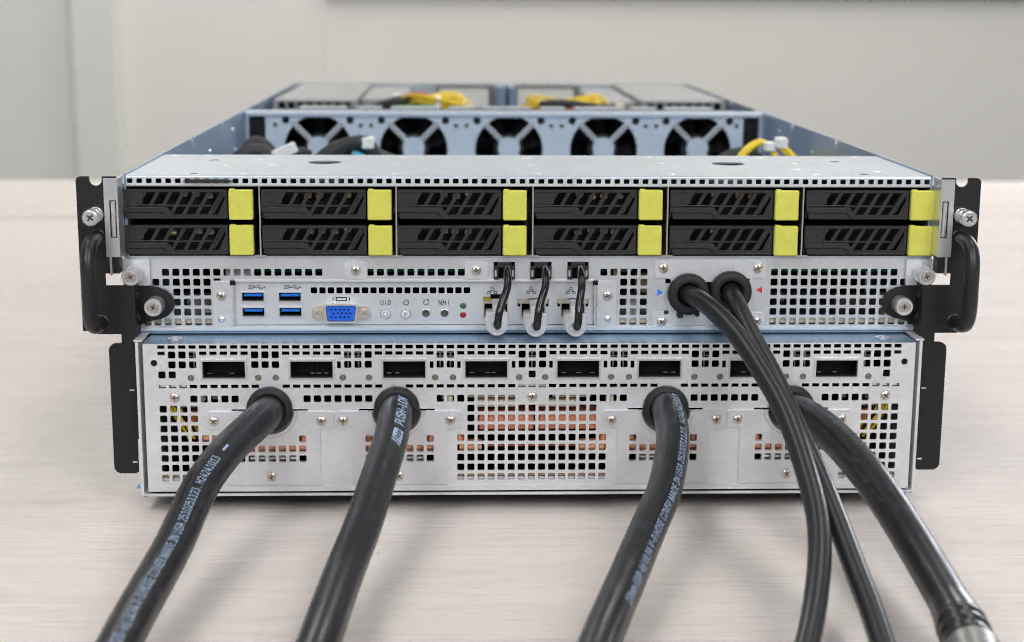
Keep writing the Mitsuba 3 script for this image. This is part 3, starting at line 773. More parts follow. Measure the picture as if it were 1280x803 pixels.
for q in ports:
    x = q * P
    ring = sbox(x - 12.9, 70.8, x + 12.9, 82.3).difference(sbox(x - 11.9, 71.3, x + 11.9, 81.0))
    obj('port_cage', [front(ring, -0.9, 12), *[bx(x + q_ - 1.6, x + q_ + 1.6, -1.1, -0.9, 81.2, 82.1) for q_ in (-9, -4.5, 0, 4.5, 9)]], 'bright_steel', L)
    obj('port_cavity', [bx(x - 12, x + 12, 11, 12, 71, 81.3), bx(x - 12, x + 12, 1.0, 11, 71.32, 71.8), bx(x - 12, x + 12, 1.5, 11, 80.7, 81.15), bx(x - 11.98, x - 11.5, 1.2, 11, 71.4, 81), bx(x + 11.5, x + 11.98, 1.2, 11, 71.4, 81)], 'cavity', L)
    obj('port_glint', [bx(x + dx - 1.3, x + dx + 1.3, 2.2, 2.6, 73.4, 73.7) for dx in sorted(rng.choice([-8.5, -4, 0.3, 3.9, 8.1], 2 + int(rng.random() * 2), replace=False) + rng.normal(0, 0.4))], 'rail_grey', L)  # random grey bars standing for glints inside the port
for q in ledx:
    obj('led', 'led', 'led_grey', L, at=(q * P, 0.6, 71.3))
for x, z in ((-202.2, 60.0), (0, 60.0), (203.0, 60.2)):
    screw(L, x, 0, z, x + 20)
scr = {1: [(-180.4, 46.5), (-119.6, 46.5), (-148.6, 13.7)], 2: [(-107.4, 46.5), (-46.4, 46.6), (-76.0, 13.8)], 3: [(45.3, 46.4), (105.6, 46.5), (76, 13.8)], 4: [(117.9, 46.6), (178.2, 46.6), (147.4, 14.2)]}
for k, (a, b, c, d, cols) in plates.items():
    g = unary_union([rrect(a * P, b * P, 42.0, 51.9, 0.9), rrect(c * P, d * P, 8.6, 47, 0.9)])
    g = g.difference(disc(hose_x[k], 53.3, 13.1, 16))
    for h in pl_holes[k]:
        g = g.difference(h)
    cp = obj('cover_plate', front(g, -1.5, -0.02), 'panel_plate', L)
    # rolled lip under the hose
    th = np.linspace(math.pi + 0.05, 2 * math.pi - 0.05, 40)
    lipp = [(hose_x[k] + 14.6 * math.cos(a_), -1.2, 53.0 + 14.6 * math.sin(a_)) for a_ in th]
    obj('rolled_lip', tube(lipp, 1.7, 10), 'bright_steel', L, smooth=40)
    obj('grommet', lathe([(9.6, -3), (12.9, -3), (12.9, 0.5), (13.0, 2.2), (12.5, 4.0), (11.2, 4.9), (9.7, 4.9), (9.4, 3.5), (9.4, -3)], (hose_x[k], 0, 53.3), 48), 'rubber', L, smooth=40)
    for x, z in scr[k]:
        screw(L, x, -1.5, z, x * 2 + z)
# inside the lower sled
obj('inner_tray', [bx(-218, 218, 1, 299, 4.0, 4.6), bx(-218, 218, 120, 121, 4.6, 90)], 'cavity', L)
for x0, x1, z0, z1, y, mm in ((-30.5, 1.5, 40.0, 50.6, 2.0, 'copper_red'), (4.0, 38, 40.0, 50.6, 2.0, 'copper_red')):
    obj('copper_block', rbox(x0, x1, y, y + 22, z0, z1, 0.8), mm, S)
for x0, x1, z0, z1, y in ((-32, -8, 53.4, 57.0, 2.5), (3, 27, 53.4, 57.0, 2.5), (-38, -8, 58.6, 61.0, 4), (12, 34, 58.6, 61.0, 4), (-49, -45, 55, 62, 3), (43, 47, 55, 62, 3)):
    obj('cream_block', rbox(x0, x1, y, y + 8, z0, z1, 0.4), 'cream', S)
for x0, x1 in ((-41.5, -28.5), (27.5, 42)):
    obj('copper_pipe', tube([(x0, 5.2, 30.4), (x1, 5.2, 30.4)], 3.4, 18), 'copper', S, smooth=30)
    xb = x0 if x0 < 0 else x1
    obj('copper_pipe', tube([(xb, 5.2, 31.2), (xb, 5.2, 40)], 2.9, 18), 'copper', S, smooth=30)
obj('copper_strip', bx(-27, 27, 9, 12, 28.2, 29.4), 'copper_red', S)
for k, (a, b, c, d, cols) in plates.items():
    x0, x1 = cols[0] * P - 3, cols[-1] * P + 3
    obj('copper_pipe', tube([(x0, 5.4, 30.6), (x1, 5.4, 30.6)], 3.6, 18), 'copper', S, smooth=30)
    obj('copper_pipe', tube([(x0 + 2, 5.4, 31.6), (x0 + 2, 5.4, 41)], 3.2, 18), 'copper', S, smooth=30)
    obj('copper_pipe', tube([(x1 - 2, 5.4, 31.6), (x1 - 2, 5.4, 41)], 3.2, 18), 'copper', S, smooth=30)
    obj('steel_pipe', tube([(x0 + 7, 4.2, 23.0), (x1 - 7, 4.2, 23.0)], 1.6, 14), 'bright_steel', S, smooth=30)
for s_ in (-1, 1):
    obj('copper_block', rbox(min(s_ * 181, s_ * 196), max(s_ * 181, s_ * 196), 8, 16, 36, 50, 0.8), 'copper_red', S)
    obj('copper_pipe', tube([(s_ * 178, 5.0, 36), (s_ * 190, 5.0, 36)], 3.0, 16), 'copper', S, smooth=30)
    for q, (a_, b_) in enumerate(((203.5, 193), (206, 196.5), (199, 192), (201, 189))):
        obj('wire', tube(spline([(s_ * (a_ + 1), 7, 60), (s_ * a_, 6 + q, 52), (s_ * (a_ + b_) / 2, 5.5 + q, 44), (s_ * b_, 7 + q, 34)], 16), 0.95, 8), 'wire_yellow' if q != 2 else 'cable', S, smooth=30)
    obj('grey_block', rbox(min(s_ * 186, s_ * 200), max(s_ * 186, s_ * 200), 3, 6, 53.5, 56.5, 0.4), 'cap', S)
    obj('cream_block', rbox(min(s_ * 178.5, s_ * 182.0), max(s_ * 178.5, s_ * 182.0), 7, 12, 57, 62, 0.4), 'cream', S)
obj('tan_strip', bx(-215, 215, 2.0, 4, 12.9, 14.8), 'tan', S)
obj('grey_strip', bx(-215, 215, 1.8, 4, 9.6, 12.3), 'grey_button', S)
for x in (-212, -206, 206, 212, -4, 0, 4):
    pass
for x0, x1 in ((-214, -196), (-8, 8), (196, 214)):
    obj('bright_strip', bx(x0, x1, 2.6, 4, 65.2, 67.0), 'bright_steel', S)
for q in (-33, -18, -17, -9, -8, 0, 8, 9, 17, 26, 27, 33):
    obj('component', [bx(q * P - 2.6, q * P + 2.6, 5, 6, 82.4, 83.0), bx(q * P - 2.6, q * P + 2.6, 5, 6, 84.8, 85.3), bx(q * P - 0.4, q * P + 0.4, 5, 6, 75, 86.5)], 'cap', S)
obj('lower_board', bx(-216, 216, 14, 118, 68.5, 70.0), 'dark_plastic', S)
for x0, x1, z0, z1 in ((-190, -186, 56.5, 61.5), (-203, -197, 56, 61), (193, 197, 57, 61.5), (-52, -48, 57, 62)):
    obj('component', rbox(x0, x1, 6, 10, z0, z1, 0.3), 'cream' if x0 < -186 else 'tan', S)

# ---- fans
FW = 530.0
fx = [-164.5, -80.5, 3.8, 87.9, 171.5]
fw = sbox(-210.5, 94, 212, 180.0)
fzc, fr_ = 151.0, 30.0
wall_h = []
for x in fx:
    o = disc(x, fzc, fr_, 16).intersection(sbox(x - 40, 100, x + 40, 179.0))
    guard = unary_union([disc(x, fzc + 1.5, 9.6, 10)] + [LineString([(x, fzc + 1.5), (x + 40 * math.cos(a), fzc + 1.5 + 40 * math.sin(a))]).buffer(2.3, cap_style=2) for a in np.radians([45, 135, 225, 315])])
    fw = fw.difference(o.difference(guard))
    for dx in (-28.2, 28.2):
        fw = fw.difference(disc(x + dx, 176.5, 3.4, 6))
for a, b in zip(fx[:-1], fx[1:]):
    for dx in (-4.6, 4.6):
        fw = fw.difference(disc((a + b) / 2 + dx, 172.0, 1.9, 5))
fw = fw.difference(disc(-202, 172.3, 1.9, 5)).difference(disc(206, 172.3, 1.9, 5))
fwk = obj('fan_bracket', [front(fw, FW, FW + 1.5), rbox(-228.3, 229.0, FW - 3, FW + 14, 179.9, 184.2, 0.8), bx(-228, -225, FW - 1, FW + 2, 94, 180), bx(226, 229, FW - 1, FW + 2, 94, 180)], 'zinc_pale', S)
for x0, x1 in ((-225, -211), (212.5, 226)):
    obj('dark_backing', bx(x0, x1, FW + 3, FW + 4, 94, 180), 'cavity', S)
for x in fx:
    for a in (45, 135):
        dx, dz = 22.5 * math.cos(math.radians(a)), 22.5 * math.sin(math.radians(a))
        obj('rivet', 'rivet', 'bright_steel', fwk, at=(x + dx, FW, fzc + 1.5 + dz - 1.0))
for x in fx:
    for a in np.radians([45, 135, 225, 315]):
        arm = LineString([(x + 10.5 * math.cos(a), fzc + 1.5 + 10.5 * math.sin(a)), (x + 31.5 * math.cos(a), fzc + 1.5 + 31.5 * math.sin(a))]).buffer(1.7, cap_style=2)
        obj('guard_arm', front(arm, FW - 1.2, FW - 0.05), 'bright_steel', fwk)
for x in fx:
    f = obj('fan', [front(rrect(x - 39, x + 39, 112, 179, 3).difference(disc(x, fzc, 29, 16).intersection(sbox(x - 40, 100, x + 40, 178.5))), FW + 4, FW + 42)], 'fan_black', S)
    obj('light_stop', front(rrect(x - 38, x + 38, 100, 178, 3), FW + 42.2, FW + 43), 'cavity', f)  # added dark plate, keeps rear light off the blades
    obj('hub', lathe([(0, 0), (13, 0), (13.5, -1), (13.5, -30), (0, -30)], (x, FW + 8, fzc), 24), 'dark_plastic', f, smooth=30)
    for k in range(7):
        a = k * 2 * math.pi / 7 + x
        pts = []
        for rr in (13, 20, 28):
            for tw, yy in ((-0.28, 0), (0.34, 16)):
                an = a + tw + (rr - 13) * 0.012
                pts.append((x + rr * math.cos(an), FW + 10 + yy, fzc + rr * math.sin(an)))
        v = np.array(pts); fcs = np.array([[0, 1, 3], [0, 3, 2], [2, 3, 5], [2, 5, 4]])
        v2 = np.vstack([v, v + [0, 0.9, 0]]); fcs2 = np.vstack([fcs, fcs[:, ::-1] + 6])
        obj('blade', (v2, fcs2), 'fan_black', f)
for x in fx:
    obj('fan_top_strip', rbox(x - 22, x + 22, FW + 52, FW + 74, 182.2, 184.2, 0.5), 'cover', fwk)
for a, b in zip(fx[:-1], fx[1:]):
    m_ = (a + b) / 2
    obj('fan_top_strip', rbox(m_ - 11.5, m_ + 11.5, FW + 52, FW + 74, 182.2, 184.2, 0.5), 'cover', fwk)
obj('fan_top_base', bx(-214, 216, FW + 43, FW + 90, 177, 180.5), 'dark_plastic', fwk)

# ---- rear cages and rear wall
for s, x0, x1 in ((-1, -222, -142), (1, 142, 224)):
    g = sbox(x0, 150, x1, 183.6)
    n = 8
    for k in range(n):
        xx = x0 + 8 + k * (x1 - x0 - 16) / (n - 1)
        g = g.difference(sbox(xx - 3.4, 170, xx + 3.4, 181.6))
    rc = obj('rear_cage', [bx(x0, x1, 700, 1004, 182.6, 183.6), front(g, 698.5, 700), bx(x0, x0 + 1, 700, 1004, 94, 182.6), bx(x1 - 1, x1, 700, 1004, 94, 182.6)], 'cage_grey', S)
    obj('cage_dark', bx(x0 + 2, x1 - 2, 712, 714, 94, 182), 'cavity', rc)
rw = sbox(-229, 94, 229, 184.2)
slots = []
for x0, x1 in ((-62, -3), (30, 98)):
    for k in range(int((x1 - x0) / 4.4)):
        slots.append(sbox(x0 + k * 4.4, 156, x0 + k * 4.4 + 2.9, 178.5))
rw = Polygon(rw.exterior.coords, [q.exterior.coords for q in slots])
rwk = obj('rear_wall', front(rw, 1008, 1009.5), 'cover', S)
for x0, x1 in ((-66, 1), (26, 102)):
    ring = sbox(x0, 152, x1, 182.5).difference(sbox(x0 + 4, 155.5, x1 - 4, 179.0))
    obj('grille_frame', front(ring, 1003, 1007.9), 'rail_grey', rwk)
obj('rear_post', [rbox(3.5, 14.5, 940, 1000, 94, 183.8, 0.8), rbox(17, 25, 930, 1002, 94, 184.0, 0.8)], 'zinc', S)
obj('rear_floor', bx(-140, 140, 640, 1000, 150, 151.5), 'dark_plastic', S)
for x0, x1, y0, y1, z in ((-140, -95, 760, 990, 181), (100, 140, 740, 990, 180), (-95, -66, 700, 760, 178)):
    obj('rear_cover', rbox(x0, x1, y0, y1, 152, z, 1), 'cage_grey' if x0 != -95 else 'dark_plastic', S)

# ================================================================= DRIVES
U = 16.95


def drive_meshes():
    """One drive tray; origin at its lower left front corner, y = 0 the front face."""
    region = Polygon([(9.6, 7.3), (25.2, 7.3), (29.0, 2.7), (54.0, 2.7), (58.0, 11.4), (58.0, 15.3), (9.6, 15.3)])
    sl = math.tan(math.radians(30))
    ops = []
    x = -1.6
    while x < 60:
        ops.append(Polygon([(x, 0), (x + 4.9, 0), (x + 4.9 + U * sl, U), (x + U * sl, U)]))
        x += 7.2
    op = unary_union(ops).intersection(region)
    op = op.difference(LineString([(50.6, 4), (57.9, 16.2)]).buffer(1.25, cap_style=2)).difference(LineString([(24, 7.7), (50, 7.7)]).buffer(0.42))
    op = op.buffer(-0.15).buffer(0.15)
    face = rrect(0.3, 59.4, 0.2, U, 0.9).difference(Polygon([(0, 4.2), (0, -1), (4, -1), (2.3, 0.2), (1.6, 2.2), (1.5, 4.2)]))
    shell = front(face.difference(op), 0, 2.2)
    rim = front(rrect(0.4, 59.3, 15.6, U, 0.5), -0.7, 0.0)
    ridge = [tube([(0.6, -0.1, 8.0), (26.2, -0.1, 8.0), (27.0, -0.1, 7.6)], 0.42, 8), tube([(51.0, -0.35, 5.4), (52.6, -0.4, 8.4), (57.2, -0.5, 15.9)], 0.55, 8)]
    cheek = front(Polygon([(0.5, 9.0), (11.8, 9.0), (12.3, 15.4), (0.5, 15.4)]).difference(rrect(3.0, 7.5, 9.8, 14.6, 0.3)), -0.35, 0.0)
    right = front(Polygon([(55.6, 2.2), (59.2, 2.2), (59.2, 15.4), (58.3, 15.4), (58.3, 11.2)]), -0.4, 0.0)
    sides = [bx(0.5, 1.3, 2.2, 95, 0.6, U - 0.4), bx(72.6, 73.4, 2.2, 95, 0.6, U - 0.4), bx(60, 74.2, 1.4, 4, 0.4, U - 0.3)]
    lever = [front(Polygon([(0.5, 4.4), (2.2, 4.4), (2.6, 4.2), (23.5, 4.2), (27.6, 0.4), (30.2, 0.4), (25.4, 6.6), (3.8, 6.6), (0.5, 7.4)]).buffer(0.0), -1.4, 0.0),
             front(rrect(1.9, 23.0, 0.4, 3.7, 0.8), -0.6, 0.0), tube([(3.9, -1.35, 6.55), (22.0, -1.35, 6.55), (25.6, -1.35, 6.4), (29.2, -1.35, 1.6), (31, -1.2, 0.9), (58.5, -0.3, 0.8)], 0.3, 6)]
    latch = [rbox(60.4, 73.9, -2.6, 1.4, -0.1, U + 0.0, 0.55), rbox(60.8, 63.9, -2.3, 1.0, U - 0.3, U + 0.55, 0.25),
             tube([(66.0, -2.62, 9.9), (66.1, -2.62, 7.3)], 0.22, 6), tube([(66.0, -2.62, 7.3), (68.1, -2.62, 8.5), (66.0, -2.62, 9.9)], 0.22, 6)]
    return [shell, rim, *ridge, cheek, right, *sides], lever, latch


b_, l_, a_ = drive_meshes()
keep('drive_body', b_); keep('drive_lever', l_); keep('drive_latch', a_, 20)
keep('drive_core', [bx(1.6, 72.2, 10, 90, 0.8, U - 1.0)])
keep('drive_bump', rbox(-2.3, 2.3, -2.0, 2.0, -1.6, 1.6, 0.9), 50)
words = ['first', 'second', 'third', 'fourth', 'fifth', 'sixth']
xs_up = [-231.9, -153.6, -76.8, 0.8, 79.0, 157.2]
for row, (z0, rn) in enumerate(((158.55, 'upper'), (138.0, 'lower'))):
    for k in range(6):
        x0 = xs_up[k] + (0.15 if row == 0 and k == 0 else 0) + rng.normal(0, 0.12)
        d = thing('drive_tray', f'black slotted drive tray with yellow latch, {words[k]} from the left in the {rn} row', 'drive', 'drive trays in the front of the server')
        y = YD - 0.4 + rng.normal(0, 0.15)
        tilt = ([0, 1, 0], float(rng.normal(0, 0.10)))
        obj('bezel', 'drive_body', 'drive_plastic', d, at=(x0, y, z0), rot=tilt)
        obj('lever', 'drive_lever', 'drive_plastic', d, at=(x0, y, z0), rot=tilt)
        obj('latch', 'drive_latch', 'yellow', d, at=(x0, y, z0), rot=tilt)
        obj('core', 'drive_core', 'cavity', d, at=(x0, y, z0))
        if k < 5:
            for q in range(4):
                if rng.random() < 0.18:
                    continue
                obj('standoff', 'drive_bump', 'tan' if (q + k) % 4 else 'brass', d, at=(x0 + 27 + q * 7.1 + rng.normal(0, 0.8), y + 8.0, z0 + 12.9 + rng.normal(0, 0.6)))

# ================================================================= HOSES AND CABLES
HOSE = {
    1: [(-148.9, 8, 53.3), (-148.9, -2, 53.2), (-158.9, -38.1, 48.7), (-168.1, -71.1, 43.2), (-173.3, -97.2, 37.5), (-177.7, -142.1, 26.4), (-182.8, -187.7, 18.0), (-186.6, -233.4, 11.8), (-188.5, -262, 7.6), (-190, -330, 3.0), (-188, -470, 2.9)],
    2: [(-76.9, 8, 54.0), (-76.9, -2, 54.0), (-79.2, -40.7, 45.5), (-84.0, -80.0, 36.3), (-88.8, -119.9, 27.2), (-95.1, -166.2, 19.3), (-102.0, -233.8, 11.3), (-105, -262, 7.9), (-109, -330, 3.2), (-112, -470, 3.0)],
    3: [(76.5, 8, 55.0), (76.5, -2, 55.0), (76.6, -24.9, 50.5), (74.7, -45.7, 44.9), (70.1, -68.7, 38.7), (64.2, -92.1, 32.9), (56.5, -115.2, 28.1), (36.9, -175.2, 17.8), (18.5, -236.0, 11.1), (11, -262, 7.7), (-6, -330, 3.0), (-40, -470, 2.7)],
    4: [(148.9, 8, 53.3), (149.2, -2, 53.4), (154.7, -21.6, 52.8), (163.5, -55.9, 48.4), (172.2, -111.5, 37.6), (176.0, -155.3, 27.9), (177.6, -191.7, 20.8), (177.4, -228.5, 14.6), (175.9, -246.0, 11.8)],
}
RAD = {1: 9.4, 2: 9.5, 3: 9.2, 4: 9.4}
CURVE = {}
LAB = {1: 'thick black coolant hose curving left, printed H24241013, leftmost of the four', 2: 'thick black coolant hose with a white printed logo near its grommet, second from the left',
       3: 'thick black coolant hose printed along its right side, third from the left', 4: 'thick black coolant hose curving right to a grey metal ferrule'}
view = np.array([0.0, -0.82, 0.57])


def on_hose(k, textmesh, s_end, ang, squeeze=1.0, thick=0.12):
    """Bends flat lettering round the hose; it reads towards the server and its end lies s_end mm from the panel."""
    c = CURVE[k]
    s = np.r_[0, np.cumsum(np.linalg.norm(np.diff(c, axis=0), axis=1))]
    tg = np.gradient(c, axis=0); tg /= np.linalg.norm(tg, axis=1, keepdims=True)
    m = textmesh.copy(); m = m.subdivide_to_size(1.2)
    v = m.vertices; v[:, 0] *= squeeze
    tx, ty, tz = v[:, 0], v[:, 1], v[:, 2]
    ss = s_end + 8 + (tx.max() - tx)
    C = np.stack([np.interp(ss, s, c[:, q]) for q in range(3)], 1)
    t = np.stack([np.interp(ss, s, tg[:, q]) for q in range(3)], 1); t /= np.linalg.norm(t, axis=1, keepdims=True)
    n1 = view - t * (t @ view)[:, None]; n1 /= np.linalg.norm(n1, axis=1, keepdims=True)
    n2 = np.cross(n1, -t)
    a = (ty - (ty.max() + ty.min()) / 2) / RAD[k] + ang
    rr = RAD[k] + 0.03 + np.clip(tz, 0, thick)
    m.vertices = C + rr[:, None] * (np.cos(a)[:, None] * n1 + np.sin(a)[:, None] * n2)
    return m


for k, pts in HOSE.items():
    h = thing('coolant_hose', LAB[k], 'hose', 'coolant hoses from the lower panel')
    c = spline(pts, 220); CURVE[k] = c
    obj('tube', tube(c, RAD[k], 36), 'hose', h, smooth=40)
    if k == 1:
        tm = meshkit.text_mesh('10mm (3/8-in) UL94 V-0 HOSE COVER MADE IN USA 2510251123 . H24241013', 4.4, 0.12)
        obj('printed_text', on_hose(1, tm, 84, -0.25, 0.80), 'print_blue', h, label='pale blue printed line of letters and figures')
        obj('printed_dash', on_hose(1, trimesh.creation.box(extents=[6.5, 1.2, 0.12]).apply_translation([0, 0, 0.06]), 70, -0.25), 'print_blue', h)
    if k == 2:
        tm = meshkit.text_mesh('PUSH-LOK', 5.6, 0.12, True)
        obj('printed_text', on_hose(2, tm, 6.5, -0.42, 0.74), 'print_blue', h, label='printed word PUSH-LOK')
        word = meshkit.text_mesh('Parker', 3.0, 0.12, True)
        plate_ = sbox(0, 0, 15.0, 6.0)
        lg = unary_union([Polygon([(0, 0), (15, 0), (15, 6), (2.5, 6)])]).difference(Polygon([(1.2, 0), (2.6, 0), (5.4, 6), (4.0, 6)]))
        lm = trimesh.util.concatenate([trimesh.creation.extrude_polygon(g, 0.12, engine='earcut') for g in getattr(lg, 'geoms', [lg])])
        obj('printed_logo', on_hose(2, lm, 42.0, -0.50, 1.0), 'print_blue', h, label='pale printed box with a name in dark letters')
        wv = word.vertices; wv[:, 0] = wv[:, 0] * (9.0 / wv[:, 0].max())
        wm = on_hose(2, word, 42.8, -0.50, 1.0)
        ctr = CURVE[2]
        from scipy.spatial import cKDTree
        q = ctr[cKDTree(ctr).query(wm.vertices)[1]]
        wm.vertices = q + (wm.vertices - q) * (1 + 0.12 / RAD[2])
        obj('logo_letters', wm, 'ink', h)
    if k == 3:
        tm = meshkit.text_mesh('10mm (3/8-in) UL94 V-0 HOSE COVER MADE IN USA 2510251123 . H24241013', 4.2, 0.12)
        obj('printed_text', on_hose(3, tm, 5.5, -0.55, 0.95), 'print_blue', h, label='pale blue printed line of letters and figures')
    if k == 4:
        e0, e1 = c[-26], c[-1]
        d_ = (c[-1] - c[-8]); d_ /= np.linalg.norm(d_)
        cp_ = np.vstack([c[-30:], [c[-1] + d_ * 3]])
        n_ = len(cp_); t_ = np.linspace(0, 1, n_)
        rr = RAD[4] + 0.2 + 1.5 * np.clip(t_ * 2.2, 0, 1) + 0.55 * np.sin(t_ * 2 * np.pi * 4.5) * np.clip((t_ - 0.35) * 4, 0, 1)
        obj('collar', tube(cp_, rr, 36), 'shrink', h, smooth=50, label='shiny ribbed black sleeve over the end')
        f0 = c[-1] + d_ * 1.5
        obj('ferrule', tube([f0, f0 + d_ * 1.0, f0 + d_ * 2, f0 + d_ * 28, f0 + d_ * 29], [11.0, 12.0, 12.4, 12.4, 11.6], 40), 'cap_grey', h, smooth=30, label='grey metal ferrule on the hose end')
        g0 = f0 + d_ * 29
        obj('tube_end', tube(spline([g0 - d_ * 2, g0 + d_ * 30, g0 + d_ * 60 + [0, 0, 8], g0 + d_ * 150 + [0, 0, 28]], 40), 9.0, 30), 'hose', h, smooth=40)

CAB = {
    5: [(91.0, 32, 115.4), (91.0, 22, 115.4), (95.1, 12.3, 114.4), (102.2, -3.6, 110.3), (112.5, -32.1, 99.8), (120.4, -62.0, 86.7), (125.0, -83.5, 77.0), (128.0, -108.9, 64.8), (129.1, -134.0, 52.8), (128.8, -156.8, 42.4), (126.1, -176.6, 33.4),
        (121.4, -196.2, 25.1), (115.4, -216.2, 17.3), (107.8, -238, 10.4), (100, -258, 5.0), (84, -300, 0.5), (40, -420, -0.9)],
    6: [(115.6, 32, 117.0), (115.6, 23, 116.8), (116.3, 13.5, 114.0), (117.4, 3.2, 109.5), (120.7, -16.2, 99.6), (124.5, -37.7, 90.2), (128.3, -59.9, 80.0), (133.0, -95.4, 63.1), (137.1, -129.5, 48.5), (138.8, -152.4, 39.2), (139.8, -172.0, 31.6),
        (140.5, -193.4, 23.9), (141.1, -215.3, 16.7), (140.7, -238, 10.0), (140.1, -258, 5.0), (138, -300, 0.5), (120, -430, -0.9)],
}
for k, lab in ((5, 'slimmer black cable from the grommet by the blue mark, running in front'), (6, 'slimmer black cable from the grommet by the red mark, running behind the other')):
    h = thing('power_cable', lab, 'cable', 'power cables from the middle panel')
    obj('jacket', tube(spline(CAB[k], 200), 5.6, 28), 'cable', h, smooth=40)

# ---- patch cables
POS = ['leftmost', 'middle', 'rightmost']
for k, ((sx, sz), (px, pz)) in enumerate(zip(sockets, rj)):
    h = thing('patch_cable', f'short black network cable looped into a clear plug, {POS[k]} of the three', 'cable', 'patch cables under the drives')
    dx = [1.6, 2.2, 1.2][k]
    ex = px + [0.3, 0.8, 0.6][k]
    path = [(sx + dx, YM + 6, sz + 1.5), (sx + dx, YM - 2, sz + 1.6), (sx + dx - 0.2, YM - 11, sz - 0.5), (sx + dx * 0.6, YM - 20, sz - 7), ((sx + ex) / 2, YM - 25.5, sz - 15), (ex + 0.4, YM - 27.5, pz - 0.5), (ex + 0.1, YM - 24.5, pz - 5.0), (ex, YM - 19, pz - 6.2), (ex, YM - 8, pz - 6.0)]
    obj('cord', tube(spline(path, 70), 2.25, 18), 'patch_black', h, smooth=40)
    pb = pz - 6.4
    obj('plug', [rbox(px - 5.8, px + 5.8, YM - 9, YM + 9, pb - 2.6, pb + 4.8, 0.6), rbox(px - 2.0, px + 3.0, YM - 9, YM + 2, pb + 5.6, pb + 9.6, 0.5)], 'clear_plug', h)
    hood = unary_union([disc(ex, pb - 0.4, 6.1, 10), sbox(ex - 6.1, pb - 0.4, ex + 6.1, pb + 5.8)]).difference(disc(ex, pb + 0.2, 2.5, 8))
    obj('boot', [front(hood, YM - 15.5, YM - 9), lathe([(2.5, 15.5), (3.6, 15.5), (3.5, 17.2), (2.5, 17.4)], (ex, YM, pb + 0.2), 24)], 'clear_plug', h, smooth=30)
    obj('clip', [rbox(px - 2.2, px + 3.4, YM - 7, YM - 2, pz + 1.5, pz + 6.0, 0.5)], 'grey_button', h)

# ================================================================= WIRING INSIDE
def loop_pts(cx, cy, cz, a, b, ph, wob):
    t_ = np.linspace(0, 2 * math.pi, 15)
    return [(cx + a * math.cos(q + ph), cy + b * math.sin(q + ph), cz + wob * math.sin(2 * q + ph * 3)) for q in t_]


h = thing('wire_bundle', 'coiled yellow wires with a red end behind the fans, left of the post', 'wires', 'coiled wires behind the fans')
for q in range(8):
    obj('wire', tube(spline(loop_pts(-66 + rng.normal(0, 4), 690 + rng.normal(0, 5), 177 + q * 1.5 + rng.normal(0, 1.0), 30 + rng.normal(0, 4), 16 + rng.normal(0, 5), rng.normal(0, 0.35), 3.6 + rng.normal(0, 1.2)), 50), 1.15, 8), 'wire_yellow', h, smooth=40)
obj('wire', tube(spline([(-108, 690, 178), (-96, 686, 187), (-84, 684, 189.5), (-72, 690, 189)], 20), 2.6, 10), 'wire_red', h, smooth=40, label='red wire end')
obj('wire', tube(spline([(-105, 672, 178), (-85, 668, 179), (-62, 666, 179.5)], 20), 2.2, 10), 'wire_green', h, smooth=40, label='green wire')
obj('tie', rbox(-63, -58, 664, 716, 176, 188.5, 1), 'wire_white', h)
obj('connector', rbox(-106, -96, 690, 706, 182, 190, 0.8), 'wire_white', h)
obj('black_sleeve', tube(spline([(-128, 700, 172), (-112, 688, 180), (-96, 684, 184), (-82, 692, 182)], 24), 5.0, 14), 'braid', h, smooth=40)
h = thing('wire_bundle', 'flat coil of yellow wires behind the fans, right of the post', 'wires', 'coiled wires behind the fans')
for q in range(8):
    obj('wire', tube(spline(loop_pts(62 + rng.normal(0, 4), 690 + rng.normal(0, 5), 176 + q * 1.3 + rng.normal(0, 1.0), 37 + rng.normal(0, 4), 15 + rng.normal(0, 5), 0.4 + rng.normal(0, 0.3), 3.8 + rng.normal(0, 1.2)), 50), 1.15, 8), 'wire_yellow', h, smooth=40)
obj('wire', tube(spline([(66, 668, 177.5), (84, 666, 178), (98, 670, 179)], 16), 1.6, 8), 'wire_red', h, smooth=40, label='red wire')
obj('black_sleeve', tube(spline([(40, 676, 181), (62, 668, 183), (84, 676, 180), (120, 690, 178)], 24), 4.0, 14), 'braid', h, smooth=40)
obj('connector', rbox(112, 120, 660, 676, 175, 183, 0.8), 'cream', h)
h = thing('connector_lead', 'yellow wires with two white connectors inside the right wall', 'wires')
for q in range(6):
    o = rng.normal(0, 1.2, 3)
    obj('wire', tube(spline([np.array(p_) + o for p_ in ((172, 360, 148), (180, 362, 160), (190, 365, 169), (199, 366, 171.5), (203, 366, 168))], 24), 1.35, 8), 'wire_yellow', h, smooth=40)
    o = rng.normal(0, 1.3, 3)
    obj('wire', tube(spline([np.array(p_) + o for p_ in ((226, 330, 148), (219, 345, 161), (214, 352, 167), (209, 356, 171))], 24), 1.35, 8), 'wire_yellow', h, smooth=40)
    o = rng.normal(0, 1.0, 3)
    obj('wire', tube(spline([np.array(p_) + o for p_ in ((213, 340, 150), (208, 352, 160), (203, 358, 167))], 24), 1.3, 8), 'wire_yellow', h, smooth=40)
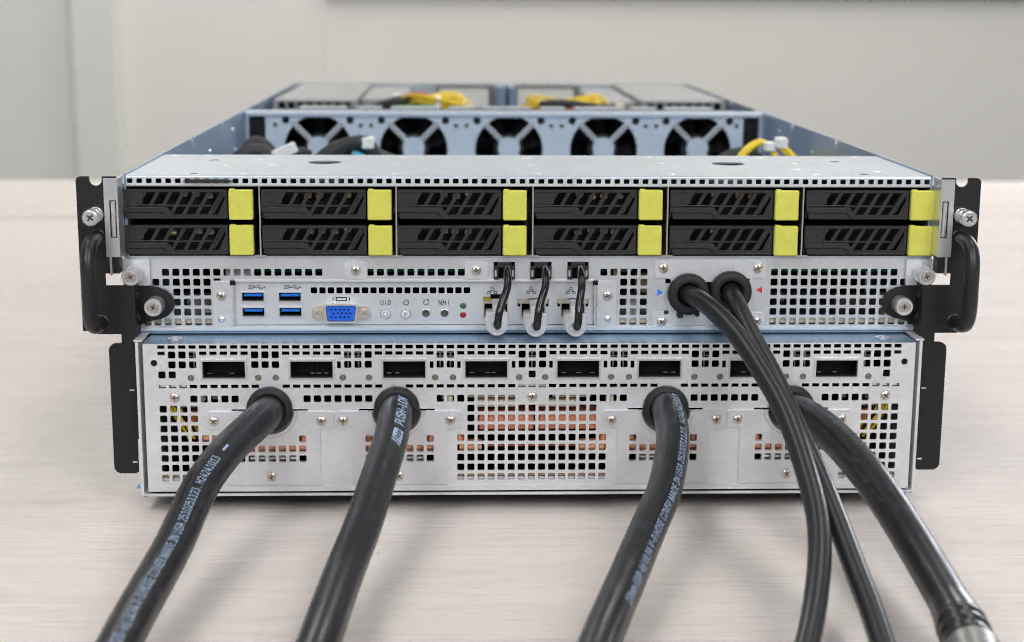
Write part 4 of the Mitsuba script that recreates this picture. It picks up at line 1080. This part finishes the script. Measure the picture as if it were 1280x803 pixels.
obj('connector', rbox(198, 205.5, 352, 366, 166.5, 173.5, 0.8), 'wire_white', h)
obj('connector', rbox(207, 215, 350, 366, 169, 177, 0.8), 'wire_white', h)
obj('black_sleeve', tube(spline([(166, 400, 150), (180, 395, 160), (195, 400, 160), (206, 402, 150)], 24), 5, 12), 'braid', h, smooth=40)
h = thing('sleeved_cable', 'black sleeved cables with cyan tape and a white tag before the second fan', 'cable')
obj('sleeve', tube(spline([(-152, 400, 150), (-140, 398, 162), (-128, 396, 168), (-116, 394, 169), (-108, 396, 160), (-107, 398, 146)], 40), 5.5, 16), 'braid', h, smooth=40)
obj('sleeve', tube(spline([(-165, 420, 146), (-150, 416, 157), (-136, 412, 165), (-122, 410, 164), (-117, 408, 146)], 40), 5.0, 16), 'braid', h, smooth=40)
obj('sleeve', tube(spline([(-105, 405, 160), (-92, 406, 155), (-70, 410, 152.5), (-48, 412, 150)], 30), 3.0, 12), 'cable', h, smooth=40)
obj('tape', tube([(-124, 390, 146), (-121.5, 390, 154), (-118.5, 390, 160.5)], 5.6, 16), 'tape_cyan', h, smooth=40)
obj('tag', rbox(-118, -108, 388, 400, 164.5, 173.5, 1.2), 'wire_white', h)
h = thing('sleeved_cable', 'black sleeved cables with a white tag in the left corner before the fans', 'cable')
obj('sleeve', tube(spline([(-224, 380, 150), (-212, 384, 159), (-200, 384, 163), (-190, 384, 158), (-180, 384, 148)], 40), 6.0, 16), 'braid', h, smooth=40)
obj('sleeve', tube(spline([(-222, 410, 148), (-214, 408, 158), (-204, 408, 168), (-192, 408, 160), (-184, 408, 148)], 40), 5.0, 16), 'braid', h, smooth=40)
obj('sleeve', tube(spline([(-186, 390, 148), (-178, 386, 156), (-168, 384, 162), (-160, 388, 160)], 30), 4.0, 14), 'braid', h, smooth=40)
tag = rbox(-10, 10, -2, 2, -4.5, 4.5, 1.0)
tag.apply_transform(trimesh.transformations.rotation_matrix(math.radians(-24), [0, 1, 0])); tag.apply_translation([-178, 380, 163])
obj('tag', tag, 'wire_white', h)
